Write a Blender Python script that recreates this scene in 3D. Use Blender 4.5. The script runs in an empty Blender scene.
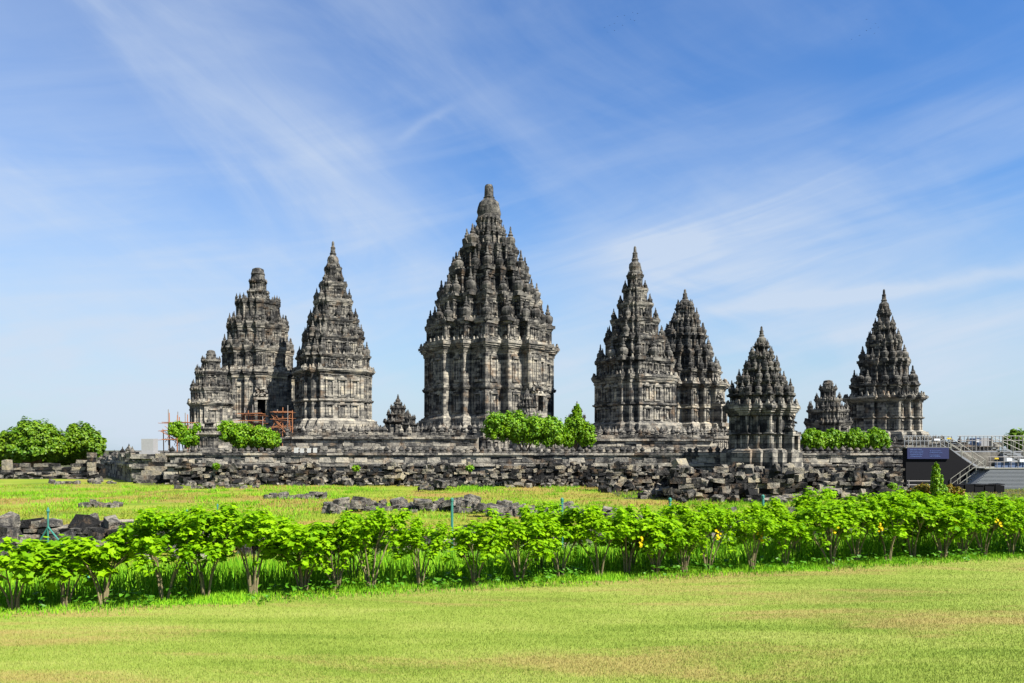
import bpy, math, random
import numpy as np
from math import radians as R
from mathutils import Vector, Matrix, noise
random.seed(7); rng = np.random.default_rng(7)
S = bpy.context.scene
COL = S.collection
CZ = 1.7; F = 800.0; HY = 450.0
# ------------------------------------------------------------------ camera, sky, sun, exposure
cam = bpy.data.cameras.new('camera'); camo = bpy.data.objects.new('camera', cam); COL.objects.link(camo)
cam.sensor_width = 36.0; cam.lens = F * 36.0 / 1024.0
cam.shift_y = (HY - 341.5) / 1024.0
camo.location = (0, 0, CZ); camo.rotation_euler = (R(90), 0, 0)
cam.clip_start = 0.1; cam.clip_end = 9000
S.camera = camo
S.view_settings.view_transform = 'Standard'; S.view_settings.look = 'None'
S.cycles.diffuse_bounces = 1; S.view_settings.gamma = 1; S.view_settings.exposure = 1.5
SUN_AZ, SUN_EL = R(127), R(47)      # compass azimuth from +Y clockwise towards +X
sl = bpy.data.lights.new('sun', 'SUN'); slo = bpy.data.objects.new('sun', sl); COL.objects.link(slo)
sl.energy = 5.0; sl.angle = R(0.5); sl.color = (1, 0.955, 0.88)
sd = Vector((math.sin(SUN_AZ) * math.cos(SUN_EL), math.cos(SUN_AZ) * math.cos(SUN_EL), math.sin(SUN_EL)))
slo.rotation_euler = sd.to_track_quat('Z', 'Y').to_euler(); slo.location = (60, -60, 90)

class NT:
    """small node-tree helper"""
    def __init__(s, tree): s.t = tree; s.n = tree.nodes; s.l = tree.links
    def node(s, typ, **kw):
        n = s.n.new(typ)
        for k, v in kw.items(): setattr(n, k, v)
        return n
    def put(s, sock, v):
        if isinstance(v, bpy.types.NodeSocket): s.l.new(v, sock)
        elif v is not None: sock.default_value = v
    def math(s, op, a, b=None, c=None, clamp=False):
        n = s.node('ShaderNodeMath', operation=op, use_clamp=clamp)
        s.put(n.inputs[0], a)
        if b is not None: s.put(n.inputs[1], b)
        if c is not None: s.put(n.inputs[2], c)
        return n.outputs[0]
    def vmath(s, op, a, b=None):
        n = s.node('ShaderNodeVectorMath', operation=op); s.put(n.inputs[0], a)
        if b is not None: s.put(n.inputs[1], b)
        return n.outputs[0]
    def comb(s, x, y, z=0.0):
        n = s.node('ShaderNodeCombineXYZ'); s.put(n.inputs[0], x); s.put(n.inputs[1], y); s.put(n.inputs[2], z); return n.outputs[0]
    def sep(s, v):
        n = s.node('ShaderNodeSeparateXYZ'); s.put(n.inputs[0], v); return n.outputs
    def noise(s, v, scale, detail=4, rough=0.6, dist=0.0):
        n = s.node('ShaderNodeTexNoise'); s.put(n.inputs['Vector'], v); n.inputs['Scale'].default_value = scale
        n.inputs['Detail'].default_value = detail; n.inputs['Roughness'].default_value = rough; n.inputs['Distortion'].default_value = dist
        return n.outputs['Fac']
    def ramp(s, f, pts):
        n = s.node('ShaderNodeValToRGB'); s.put(n.inputs[0], f); e = n.color_ramp.elements
        while len(e) < len(pts): e.new(0.5)
        for i, (p, c) in enumerate(pts):
            e[i].position = p; e[i].color = (c, c, c, 1) if isinstance(c, (int, float)) else (*c, 1)
        return n.outputs[0]
    def mix(s, f, a, b, bt='MIX'):
        n = s.node('ShaderNodeMix', data_type='RGBA', blend_type=bt); s.put(n.inputs[0], f)
        for sock, v in ((n.inputs[6], a), (n.inputs[7], b)):
            if isinstance(v, tuple): sock.default_value = (*v, 1) if len(v) == 3 else v
            else: s.put(sock, v)
        return n.outputs[2]
    def sstep(s, x, a, b):
        n = s.node('ShaderNodeMapRange', interpolation_type='SMOOTHSTEP'); s.put(n.inputs[0], x)
        n.inputs[1].default_value = a; n.inputs[2].default_value = b
        return n.outputs[0]

def build_world():
    w = bpy.data.worlds.new('World'); S.world = w; w.use_nodes = True
    t = NT(w.node_tree); t.n.clear()
    out = t.node('ShaderNodeOutputWorld'); bg = t.node('ShaderNodeBackground')
    sky = t.node('ShaderNodeTexSky', sky_type='NISHITA', sun_disc=False)
    sky.sun_elevation = SUN_EL; sky.sun_rotation = SUN_AZ; sky.air_density = 1.1; sky.dust_density = 0.7; sky.ozone_density = 3.0
    tc = t.node('ShaderNodeTexCoord'); d = tc.outputs['Generated']
    x, y, z = t.sep(d)
    az = t.math('ARCTAN2', x, y); el = t.math('ARCSINE', z)
    base = t.comb(az, el, 0.0)
    # large veils of cirrus: stretched and warped noise
    def layer(rot, sx, sy, scale, off, dist=0.6, detail=7):
        c, sn = math.cos(rot), math.sin(rot)
        u = t.math('ADD', t.math('MULTIPLY', az, c), t.math('MULTIPLY', el, sn))
        v = t.math('ADD', t.math('MULTIPLY', az, -sn), t.math('MULTIPLY', el, c))
        vec = t.comb(t.math('MULTIPLY_ADD', u, sx, off), t.math('MULTIPLY_ADD', v, sy, off * 1.7), off)
        return t.noise(vec, scale, detail, 0.55, dist)
    n1 = layer(R(-28), 1.0, 2.6, 2.3, 3.1, 0.9)
    n2 = layer(R(12), 0.8, 5.0, 3.0, 7.7, 0.7)
    n3 = layer(R(-35), 1.2, 9.0, 4.0, 1.3, 1.2)
    n4 = layer(R(14), 1.0, 12.0, 4.0, 5.3, 1.0)
    def pz(px, py):
        a = math.atan((px - 512) / F); return a, math.atan((HY - py) / F * math.cos(a))
    def streak(p, q, wid, warp=0.0, fade=0.12):
        (a0, e0), (a1, e1) = pz(*p), pz(*q)
        L = math.hypot(a1 - a0, e1 - e0); cx, sx = (a1 - a0) / L, (e1 - e0) / L
        da = t.math('SUBTRACT', az, a0); de = t.math('SUBTRACT', el, e0)
        al = t.math('ADD', t.math('MULTIPLY', da, cx), t.math('MULTIPLY', de, sx))
        ac = t.math('ADD', t.math('MULTIPLY', da, -sx), t.math('MULTIPLY', de, cx))
        if warp: ac = t.math('MULTIPLY_ADD', t.math('SUBTRACT', n1, 0.5), warp, ac)
        g = t.math('EXPONENT', t.math('MULTIPLY', t.math('MULTIPLY', ac, ac), -1.0 / (wid * wid)))
        m = t.math('MULTIPLY', t.sstep(al, -fade, fade), t.math('SUBTRACT', 1.0, t.sstep(al, L - fade, L + fade)))
        return t.math('MULTIPLY', g, m)
    veil = t.sstep(n1, 0.36, 0.74)
    veil2 = t.sstep(n2, 0.36, 0.70)
    fine = t.math('MULTIPLY_ADD', n3, 0.6, 0.55); fine2 = t.math('MULTIPLY_ADD', n4, 1.0, 0.3)
    low = t.math('SUBTRACT', 1.0, t.sstep(el, 0.0, 0.50))
    left = t.math('SUBTRACT', 1.0, t.sstep(az, -0.55, 0.35))
    parts = [
        (t.math('MULTIPLY', veil, t.math('MULTIPLY_ADD', left, 0.22, 0.20)), fine),
        (t.math('MULTIPLY', veil2, t.math('MULTIPLY_ADD', low, 0.55, 0.05)), fine2),
        (t.math('MULTIPLY', streak((150, 60), (420, 250), 0.060, 0.30), 0.26), fine),
        (t.math('MULTIPLY', streak((250, 120), (400, 250), 0.075, 0.25), 0.30), fine),
        (t.math('MULTIPLY', streak((400, 142), (448, 108), 0.006, 0.05, 0.02), 0.16), None),
        (t.math('MULTIPLY', streak((560, 330), (800, 170), 0.065, 0.3), 0.5), fine2),
        (t.math('MULTIPLY', streak((600, 240), (1000, 330), 0.060, 0.3), 0.5), fine2),
        (t.math('MULTIPLY', streak((690, 316), (1080, 255), 0.009, 0.05, 0.10), 0.50), None),
        (t.math('MULTIPLY', streak((780, 340), (1080, 300), 0.014, 0.06, 0.10), 0.35), fine2),
        (t.math('MULTIPLY', streak((0, 330), (330, 340), 0.10, 0.3), 0.28), fine),
        (t.math('MULTIPLY', t.math('SUBTRACT', 1.0, t.sstep(az, -0.75, 0.15)), 0.33), None),
        (t.math('MULTIPLY', streak((900, 140), (1080, 120), 0.022, 0.1, 0.08), 0.16), fine2),
    ]
    tot = None
    for m, f in parts:
        if f is not None: m = t.math('MULTIPLY', m, f)
        tot = m if tot is None else t.math('ADD', tot, m)
    tot = t.math('MINIMUM', tot, 0.85)
    hsv = t.node('ShaderNodeHueSaturation'); hsv.inputs['Saturation'].default_value = 1.25; hsv.inputs['Value'].default_value = 1.12; hsv.inputs['Hue'].default_value = 0.508
    t.l.new(sky.outputs[0], hsv.inputs['Color'])
    hz = t.math('SUBTRACT', 1.0, t.sstep(el, -0.02, 0.34))
    c0 = t.mix(t.math('MULTIPLY', hz, 0.75), t.mix(1.0, hsv.outputs[0], (0.90, 1.07, 1.17), 'MULTIPLY'), (3.3, 4.25, 5.35))
    c = t.mix(t.math('MULTIPLY', tot, 0.95), c0, (4.6, 5.25, 6.2))
    t.l.new(c, bg.inputs[0]); bg.inputs[1].default_value = 0.05
    t.l.new(bg.outputs[0], out.inputs[0])
build_world()

# ------------------------------------------------------------------ materials
def newmat(name, rough=0.9, spec=0.2):
    m = bpy.data.materials.new(name); m.use_nodes = True
    t = NT(m.node_tree); b = t.n['Principled BSDF']
    b.inputs['Roughness'].default_value = rough; b.inputs['Specular IOR Level'].default_value = spec
    return m, t, b
def plain(name, col, rough=0.6, spec=0.3, metal=0.0, var=0.15, scale=6.0):
    m, t, b = newmat(name, rough, spec); b.inputs['Metallic'].default_value = metal
    tc = t.node('ShaderNodeTexCoord')
    n = t.noise(tc.outputs['Object'], scale, 4, 0.6)
    f = t.math('MULTIPLY_ADD', n, 2 * var, 1 - var)
    t.l.new(t.mix(1.0, (*col, 1), t.comb(f, f, f), 'MULTIPLY'), b.inputs['Base Color'])
    return m
def stone(name, brick=None, lum=1.0, warm=0.0, scale=1.0, bump=0.5, dark=0.5, island=0.5, moss=0.0):
    """weathered andesite: mottled grey, black lichen, tan washed blocks"""
    m, t, b = newmat(name, 0.95, 0.1)
    tc = t.node('ShaderNodeTexCoord'); oi = t.node('ShaderNodeObjectInfo'); ge = t.node('ShaderNodeNewGeometry')
    off = t.vmath('SCALE', t.comb(1.0, 0.7, 0.3)); off.node.inputs['Scale'].default_value = 1.0
    t.l.new(t.math('MULTIPLY', oi.outputs['Random'], 37.0), off.node.inputs['Scale'])
    v = t.vmath('ADD', tc.outputs['Object'], off)
    x, y, z = t.sep(tc.outputs['Object'])
    big = t.noise(v, 0.22 * scale, 5, 0.65, 0.4)
    mid = t.noise(v, 1.3 * scale, 5, 0.7, 0.3)
    fine = t.noise(v, 6.0 * scale, 4, 0.7)
    isl = ge.outputs['Random Per Island']
    f = t.math('ADD', t.math('MULTIPLY', big, 0.45), t.math('MULTIPLY', mid, 0.55))
    if brick:
        br = t.node('ShaderNodeTexBrick'); br.offset = 0.5
        u = t.math('ADD', t.math('ADD', x, y), t.math('MULTIPLY', mid, 0.06))
        t.l.new(t.comb(u, z, 0.0), br.inputs['Vector'])
        br.inputs['Color1'].default_value = (0, 0, 0, 1); br.inputs['Color2'].default_value = (1, 1, 1, 1); br.inputs['Mortar'].default_value = (0.5, 0.5, 0.5, 1)
        br.inputs['Scale'].default_value = 1.0; br.inputs['Mortar Size'].default_value = 0.022
        br.inputs['Brick Width'].default_value = brick[0]; br.inputs['Row Height'].default_value = brick[1]; br.inputs['Bias'].default_value = 0.0
        bc, _, _ = t.sep(br.outputs['Color'])
        f = t.math('ADD', f, t.math('MULTIPLY', t.math('SUBTRACT', bc, 0.5), 0.20))
    f = t.math('ADD', f, t.math('MULTIPLY', t.math('SUBTRACT', isl, 0.5), 0.28 * island))
    f = t.math('ADD', f, t.math('MULTIPLY', t.math('SUBTRACT', fine, 0.5), 0.28))
    L = lum
    def tone(v, w=1.0): return (v * L, v * L * (1 - (0.06 + 0.02 * warm) * w), v * L * (1 - (0.17 + 0.08 * warm) * w))
    pts = [(0.30 + 0.10 * dark, tone(0.016, 0)), (0.40 + 0.10 * dark, tone(0.06, 0.5)), (0.50 + 0.06 * dark, tone(0.145)), (0.61, tone(0.21)), (0.78, tone(0.36, 1 + warm))]
    c = t.ramp(f, pts)
    wn = t.noise(v, 0.7 * scale, 3, 0.6)
    c = t.mix(t.math('MULTIPLY', t.sstep(wn, 0.52, 0.72), 0.2 + 0.35 * warm), c, (0.20 * L, 0.135 * L, 0.08 * L))
    if moss:
        c = t.mix(t.math('MULTIPLY', t.sstep(t.noise(v, 0.5 * scale, 4, 0.7), 0.58, 0.72), moss), c, (0.09, 0.13, 0.03))
    if brick:
        c = t.mix(t.math('MULTIPLY', br.outputs['Fac'], 0.7), c, (0.02, 0.02, 0.02))
    t.l.new(c, b.inputs['Base Color'])
    bp = t.node('ShaderNodeBump'); bp.inputs['Strength'].default_value = bump; bp.inputs['Distance'].default_value = 0.25
    h = t.math('ADD', mid, t.math('MULTIPLY', fine, 0.4))
    if brick: h = t.math('SUBTRACT', h, t.math('MULTIPLY', br.outputs['Fac'], 0.6))
    t.l.new(h, bp.inputs['Height']); t.l.new(bp.outputs[0], b.inputs['Normal'])
    return m
M = {}
M['temple'] = stone('temple_stone', (1.25, 0.42), 1.10, 0.75, 0.8, 0.35, 0.45, 0.6)
M['roof'] = stone('roof_stone', (1.1, 0.38), 0.80, 0.5, 0.9, 0.45, 0.85, 0.6)
M['temple_dark'] = stone('temple_stone_dark', (1.0, 0.36), 0.62, 0.4, 1.0, 0.4, 0.9, 0.6)
M['pinnacle'] = stone('pinnacle_stone', None, 0.66, 0.3, 1.2, 0.5, 0.8, 0.2)
M['wall'] = stone('wall_stone', None, 1.2, 0.8, 1.0, 0.5, 0.5, 0.9, 0.0)
M['rubble'] = stone('rubble_stone', None, 0.76, 0.9, 1.6, 0.8, 1.15, 1.3, 0.1)
M['loose'] = stone('loose_stone', None, 0.92, 0.9, 2.6, 0.8, 0.95, 1.3, 0.1)
M['pale'] = plain('pale_concrete', (0.2234, 0.2234, 0.2234), 0.9, 0.1)
M['whitestone'] = plain('new_white_stone', (0.33, 0.33, 0.31), 0.9, 0.1)
M['core'] = plain('dark_earth_core', (0.02, 0.018, 0.015), 1.0, 0.0)
M['dark'] = plain('painted_interior_shade', (0.006, 0.006, 0.007), 1.0, 0.0)  # near-black colour: shade of the unlit temple interiors painted in
M['bark'] = plain('bark', (0.104, 0.068, 0.04), 0.9, 0.1, var=0.4, scale=20)
M['stem'] = plain('shrub_stem', (0.15, 0.125, 0.065), 0.85, 0.1, var=0.5, scale=30)
M['orange'] = plain('orange_pole', (0.24, 0.10, 0.045), 0.7, 0.2, var=0.4)
M['grey_pole'] = plain('grey_pole', (0.1596, 0.1482, 0.1368), 0.6, 0.3)
M['blackcloth'] = plain('black_cladding', (0.0072, 0.0072, 0.0084), 0.9, 0.1)
M['bluesign'] = plain('blue_sign', (0.010, 0.014, 0.058), 0.6, 0.3, var=0.05)
M['signtext'] = plain('sign_lettering', (0.055, 0.085, 0.20), 0.6, 0.2, var=0.05)
M['steel'] = plain('pale_steel', (0.20, 0.195, 0.16), 0.5, 0.4, 0.2)
M['greysteel'] = plain('grey_steel', (0.16, 0.17, 0.18), 0.6, 0.3)
M['blueboard'] = plain('dark_blue_board', (0.06, 0.09, 0.16), 0.6, 0.3)
M['whiteboard'] = plain('white_board', (0.456, 0.4682, 0.4864), 0.6, 0.3, var=0.05)
M['yellow'] = plain('yellow_tag', (0.4256, 0.3162, 0.02432), 0.6, 0.3, var=0.05)
M['teal'] = plain('teal_paint', (0.03, 0.14, 0.11), 0.6, 0.3, var=0.45, scale=20)
M['bird'] = plain('bird_feathers', (0.02, 0.02, 0.03), 0.9, 0.1)
M['yleaf'] = plain('yellow_leaf', (0.42, 0.30, 0.0), 0.7, 0.1, var=0.2)

def leafmat(name, col, col2, trans=0.35, rough=0.5, spec=0.3, nscale=1.2):
    m, t, b = newmat(name, rough, spec)
    oi = t.node('ShaderNodeObjectInfo'); ge = t.node('ShaderNodeNewGeometry')
    n = t.noise(ge.outputs['Position'], nscale, 3, 0.6)
    f = t.math('ADD', t.math('MULTIPLY', ge.outputs['Random Per Island'], 0.7), t.math('MULTIPLY', t.math('SUBTRACT', n, 0.35), 0.9), clamp=True)
    c = t.mix(f, col, col2)
    t.l.new(c, b.inputs['Base Color'])
    tr = t.node('ShaderNodeBsdfTranslucent'); t.l.new(t.mix(1.0, c, (1.0, 1.1, 0.5), 'MULTIPLY'), tr.inputs[0])
    ms = t.node('ShaderNodeMixShader'); ms.inputs[0].default_value = trans
    t.l.new(b.outputs[0], ms.inputs[1]); t.l.new(tr.outputs[0], ms.inputs[2]); t.l.new(ms.outputs[0], t.n['Material Output'].inputs[0])
    return m
M['hedgeleaf'] = leafmat('hedge_leaf', (0.085, 0.23, 0.002), (0.28, 0.47, 0.003), 0.48, 0.6, 0.12)
M['bushleaf'] = leafmat('bush_leaf', (0.04368, 0.1622, 0.001872), (0.2122, 0.3494, 0.003744), 0.35, nscale=0.6)
M['treeleaf'] = leafmat('tree_leaf', (0.034, 0.1156, 0.00204), (0.1632, 0.2584, 0.00544), 0.3, nscale=0.25)
M['redleaf'] = leafmat('red_leaf', (0.05, 0.13, 0.003), (0.26, 0.13, 0.008), 0.3)
M['weedleaf'] = leafmat('weed_leaf', (0.0312, 0.1123, 0.002496), (0.08112, 0.2246, 0.004992), 0.3, nscale=2)

def grassmat(name, cols, patch=(0.35, 0.55), tan=(0.42, 0.30, 0.13), tanamt=0.8, island=0.35, stretch=(0.5, 1.5), bump=0.0):
    m, t, b = newmat(name, 0.75, 0.15)
    ge = t.node('ShaderNodeNewGeometry'); p = ge.outputs['Position']
    x, y, z = t.sep(p)
    v = t.comb(t.math('MULTIPLY', x, stretch[0]), t.math('MULTIPLY', y, stretch[1]), 0.0)
    a = t.noise(v, 1.0, 4, 0.6, 0.3); c2 = t.noise(v, 0.45, 5, 0.65, 0.6); f1 = t.noise(p, 25, 3, 0.7)
    f = t.math('ADD', t.math('MULTIPLY', a, 0.9), t.math('MULTIPLY', t.math('SUBTRACT', ge.outputs['Random Per Island'], 0.5), island))
    f = t.math('ADD', f, t.math('MULTIPLY', t.math('SUBTRACT', f1, 0.5), 0.35))
    c = t.ramp(f, [(0.25, cols[0]), (0.45, cols[1]), (0.68, cols[2])])
    tf = t.math('ADD', c2, t.math('MULTIPLY', t.math('SUBTRACT', f1, 0.5), 0.18))
    c = t.mix(t.math('MULTIPLY', t.sstep(tf, patch[0], patch[1]), tanamt), c, tan)
    t.l.new(c, b.inputs['Base Color'])
    tr = t.node('ShaderNodeBsdfTranslucent'); t.l.new(c, tr.inputs[0])
    ms = t.node('ShaderNodeMixShader'); ms.inputs[0].default_value = 0.2
    t.l.new(b.outputs[0], ms.inputs[1]); t.l.new(tr.outputs[0], ms.inputs[2]); t.l.new(ms.outputs[0], t.n['Material Output'].inputs[0])
    return m
M['lawn'] = grassmat('lawn_grass', ((0.1046, 0.1634, 0.01634), (0.1895, 0.2484, 0.03595), (0.2614, 0.2876, 0.06536)), (0.49, 0.63), (0.30, 0.205, 0.08), 0.65, 0.22, (0.35, 1.6))
M['field'] = grassmat('field_grass', ((0.07, 0.125, 0.008), (0.155, 0.215, 0.012), (0.235, 0.265, 0.03)), (0.45, 0.62), (0.26, 0.155, 0.05), 0.75, 0.35, (0.20, 0.26))
M['tall'] = grassmat('tall_grass', ((0.07, 0.21, 0.005), (0.14, 0.33, 0.008), (0.22, 0.38, 0.015)), (0.66, 0.8), (0.3, 0.27, 0.08), 0.5, 0.5, (0.8, 0.8))
M['earth'] = grassmat('earth', ((0.03, 0.04, 0.012), (0.055, 0.065, 0.02), (0.08, 0.075, 0.03)), (0.5, 0.7), (0.09, 0.065, 0.04), 0.6, 0.0, (0.5, 0.5))
M['court'] = stone('court_paving', None, 0.8, 0.3, 0.6, 0.3, 0.5, 0.0)

# ------------------------------------------------------------------ mesh helpers
class MB:
    def __init__(s): s.v = []; s.f = []
    def box(s, x0, x1, y0, y1, z0, z1, j=0.0, taper=0.0):
        b = len(s.v); tx = (x1 - x0) * taper / 2; ty = (y1 - y0) * taper / 2
        for (x, y, z) in ((x0, y0, z0), (x1, y0, z0), (x1, y1, z0), (x0, y1, z0), (x0 + tx, y0 + ty, z1), (x1 - tx, y0 + ty, z1), (x1 - tx, y1 - ty, z1), (x0 + tx, y1 - ty, z1)):
            if j: x += random.uniform(-j, j); y += random.uniform(-j, j); z += random.uniform(-j, j)
            s.v.append((x, y, z))
        s.f += [(b, b + 3, b + 2, b + 1), (b + 4, b + 5, b + 6, b + 7), (b, b + 1, b + 5, b + 4), (b + 1, b + 2, b + 6, b + 5), (b + 2, b + 3, b + 7, b + 6), (b + 3, b, b + 4, b + 7)]
    def mbox(s, mat, hx, hy, hz, j=0.0):
        b0 = len(s.v); s.box(-hx, hx, -hy, hy, -hz, hz, j)
        for i in range(b0, len(s.v)): s.v[i] = tuple(mat @ Vector(s.v[i]))
    def tube(s, pts, rad, seg=6, caps=True):
        pts = [Vector(p) for p in pts]
        if not isinstance(rad, (list, tuple)): rad = [rad] * len(pts)
        b = len(s.v)
        for i, p in enumerate(pts):
            d = (pts[min(i + 1, len(pts) - 1)] - pts[max(i - 1, 0)]).normalized()
            a = d.cross(Vector((0, 0, 1)));
            if a.length < 0.05: a = d.cross(Vector((1, 0, 0)))
            a.normalize(); c = d.cross(a)
            for k in range(seg):
                t = 2 * math.pi * k / seg; q = p + (a * math.cos(t) + c * math.sin(t)) * rad[i]; s.v.append(tuple(q))
        for i in range(len(pts) - 1):
            for k in range(seg):
                k2 = (k + 1) % seg; s.f.append((b + i * seg + k, b + i * seg + k2, b + (i + 1) * seg + k2, b + (i + 1) * seg + k))
        if caps:
            s.f.append(tuple(b + k for k in range(seg))[::-1]); s.f.append(tuple(b + (len(pts) - 1) * seg + k for k in range(seg)))
    def lathe(s, prof, cx, cy, z0, seg=8, ph=0.0, j=0.0):
        b = len(s.v)
        for (r, z) in prof:
            for k in range(seg):
                t = 2 * math.pi * k / seg + ph; rr = r * (1 + random.uniform(-j, j)); s.v.append((cx + rr * math.cos(t), cy + rr * math.sin(t), z0 + z))
        for i in range(len(prof) - 1):
            for k in range(seg):
                k2 = (k + 1) % seg; s.f.append((b + i * seg + k, b + i * seg + k2, b + (i + 1) * seg + k2, b + (i + 1) * seg + k))
        s.f.append(tuple(b + (len(prof) - 1) * seg + k for k in range(seg)))
    def loft(s, rings):
        n = len(rings[0]); b = len(s.v)
        for r in rings: s.v += r
        for i in range(len(rings) - 1):
            for k in range(n):
                k2 = (k + 1) % n; s.f.append((b + i * n + k, b + i * n + k2, b + (i + 1) * n + k2, b + (i + 1) * n + k))
        s.f.append(tuple(b + (len(rings) - 1) * n + k for k in range(n)))
    def mesh(s, name, mat):
        me = bpy.data.meshes.new(name); me.from_pydata(s.v, [], s.f); me.materials.append(mat); me.update(); return me
    def build(s, name, mat, parent=None, loc=(0, 0, 0)):
        return link(name, s.mesh(name, mat), parent, loc)
def link(name, me, parent=None, loc=(0, 0, 0)):
    o = bpy.data.objects.new(name, me); COL.objects.link(o); o.location = loc
    if parent: o.parent = parent
    return o
def tag(o, label=None, cat=None, group=None, kind=None):
    if label: o['label'] = label
    if cat: o['category'] = cat
    if group: o['group'] = group
    if kind: o['kind'] = kind
    return o
def empty(name, loc, rz=0.0, label=None, cat=None, group=None):
    o = bpy.data.objects.new(name, None); COL.objects.link(o); o.location = loc; o.rotation_euler = (0, 0, rz); o.empty_display_size = 0.3
    return tag(o, label, cat, group)
def copy_tree(o, parent=None):
    c = o.copy(); COL.objects.link(c)
    if parent: c.parent = parent
    for ch in list(o.children): copy_tree(ch, c)
    return c
def np_mesh(name, verts, faces_n, mat, nper):
    """verts (N*nper,3) where each face uses nper consecutive vertices"""
    me = bpy.data.meshes.new(name); n = len(verts); nf = n // nper
    me.vertices.add(n); me.vertices.foreach_set('co', verts.astype(np.float32).ravel())
    me.loops.add(n); me.loops.foreach_set('vertex_index', np.arange(n, dtype=np.int32))
    me.polygons.add(nf); me.polygons.foreach_set('loop_start', np.arange(0, n, nper, dtype=np.int32))
    me.materials.append(mat); me.update(calc_edges=True); me.validate(); return me

def PX(px, D): return (px - 512.0) * D / F
def PZ(py, D): return CZ + (HY - py) * D / F
ORD = ['first', 'second', 'third', 'fourth', 'fifth', 'sixth', 'seventh', 'eighth', 'ninth', 'tenth', 'eleventh', 'twelfth', 'thirteenth', 'fourteenth', 'fifteenth', 'sixteenth', 'seventeenth', 'eighteenth', 'nineteenth', 'twentieth', 'twenty-first', 'twenty-second', 'twenty-third', 'twenty-fourth', 'twenty-fifth', 'twenty-sixth', 'twenty-seventh', 'twenty-eighth', 'twenty-ninth', 'thirtieth', 'thirty-first', 'thirty-second']

# ------------------------------------------------------------------ ground
GZ = -1.6; COURT_Z = 1.5
def hedge_y(x): return 8.3 + (x + 5.3) / 3.0 if True else 0
def ground_z(x, y):
    u = y - hedge_y(max(-40, min(60, x)))
    u = np.clip((u - 1.2) / 11.0, 0, 1) if not isinstance(u, float) else max(0.0, min(1.0, (u - 1.2) / 11.0))
    s = u * u * (3 - 2 * u)
    if y > 20: extra = 0.12 * noise.noise(Vector((x * 0.09, y * 0.09, 0))) + 0.22 * noise.noise(Vector((x * 0.03, y * 0.05, 4.0)))
    else: extra = 0.0
    return GZ * s + extra * min(1.0, max(0.0, (y - 20) / 8.0))
def build_ground():
    xs = sorted(set([-3000, -1200, -500, -250, -150, -100] + [i * 1.5 for i in range(-54, 55)] + [100, 150, 250, 500, 1200, 3000]))
    ys = sorted(set([-300, -80, -30, -10, 0, 3] + [4 + i * 0.8 for i in range(33)] + [31 + i * 2 for i in range(30)] + [100, 130, 200, 400, 1000, 3000, 6000]))
    v = []; f = []
    for y in ys:
        for x in xs: v.append((x, y, float(ground_z(float(x), float(y)))))
    n = len(xs)
    for j in range(len(ys) - 1):
        for i in range(n - 1): f.append((j * n + i, j * n + i + 1, (j + 1) * n + i + 1, (j + 1) * n + i))
    me = bpy.data.meshes.new('ground'); me.from_pydata(v, [], f)
    # lawn, slope and field surfaces of the one sheet
    for k in ('lawn', 'tall', 'field', 'earth'): me.materials.append(M[k])
    for p in me.polygons:
        c = p.center; u = c.y - hedge_y(max(-40, min(60, c.x)))
        rub = (c.x > 7.5 and c.y > 53) or c.y > 88 or (c.y > 73 and -34 < c.x < 60)
        p.material_index = 0 if u < 0.2 else (1 if u < 9 else (3 if rub else 2))
        p.use_smooth = True
    tag(link('ground', me), 'mown lawn sloping down behind the hedge to a grassy terrace', kind='structure')
build_ground()

def blades(name, n, sampler, hmin, hmax, w, mat, lean=0.5, label=''):
    xy = sampler(n); n = len(xy)
    z = np.array([ground_z(float(a), float(b)) for a, b in xy])
    h = rng.uniform(hmin, hmax, n); ang = rng.uniform(0, 2 * np.pi, n); ww = w * rng.uniform(0.6, 1.4, n)
    dx, dy = np.cos(ang) * ww / 2, np.sin(ang) * ww / 2
    la = rng.uniform(0, 2 * np.pi, n); ll = h * lean * rng.uniform(0, 1, n)
    V = np.zeros((n, 3, 3)); x, y = xy[:, 0], xy[:, 1]
    V[:, 0] = np.stack([x - dx, y - dy, z - 0.01], 1); V[:, 1] = np.stack([x + dx, y + dy, z - 0.01], 1)
    V[:, 2] = np.stack([x + np.cos(la) * ll, y + np.sin(la) * ll, z + h], 1)
    o = link(name, np_mesh(name, V.reshape(-1, 3), None, mat, 3)); tag(o, label, 'grass', kind='stuff'); return o
def lawn_sample(n):
    Y = 5.4 * (13.5 / 5.4) ** rng.uniform(0, 1, n * 2) ; X = rng.uniform(-0.70, 0.70, n * 2) * (Y + 0.5)
    ok = Y < 8.3 + (X + 5.3) / 3.0 - 0.05; return np.stack([X[ok], Y[ok]], 1)[:n]
def edge_sample(n):     # shaggy uncut fringe in front of and under the hedge
    X = rng.uniform(-8, 11, n); Y = 8.3 + (X + 5.3) / 3.0 + rng.normal(0.30, 0.30, n)
    ok = Y > 8.3 + (X + 5.3) / 3.0 - 0.38 + 0.1 * np.sin(X * 5); return np.stack([X[ok], Y[ok]], 1)
def tall_sample(n):
    X = rng.uniform(-14, 19, n); Y = 8.3 + (X + 5.3) / 3.0 + 0.5 + 13.0 * rng.uniform(0, 1, n) ** 1.3
    ok = np.abs(X) < 0.72 * Y; return np.stack([X[ok], Y[ok]], 1)
def field_sample(n):
    Y = 22 * (78 / 22.) ** rng.uniform(0, 1, n); X = rng.uniform(-0.70, 0.70, n) * Y
    nn = np.array([noise.noise(Vector((a * 0.25, b * 0.15, 9.0))) for a, b in zip(X, Y)])
    ok = rng.uniform(-0.6, 0.4, n) < nn; return np.stack([X[ok], Y[ok]], 1)
blades('lawn_grass', 400000, lawn_sample, 0.007, 0.022, 0.007, M['lawn'], 0.9, 'short mown grass with dry tan patches')
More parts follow.
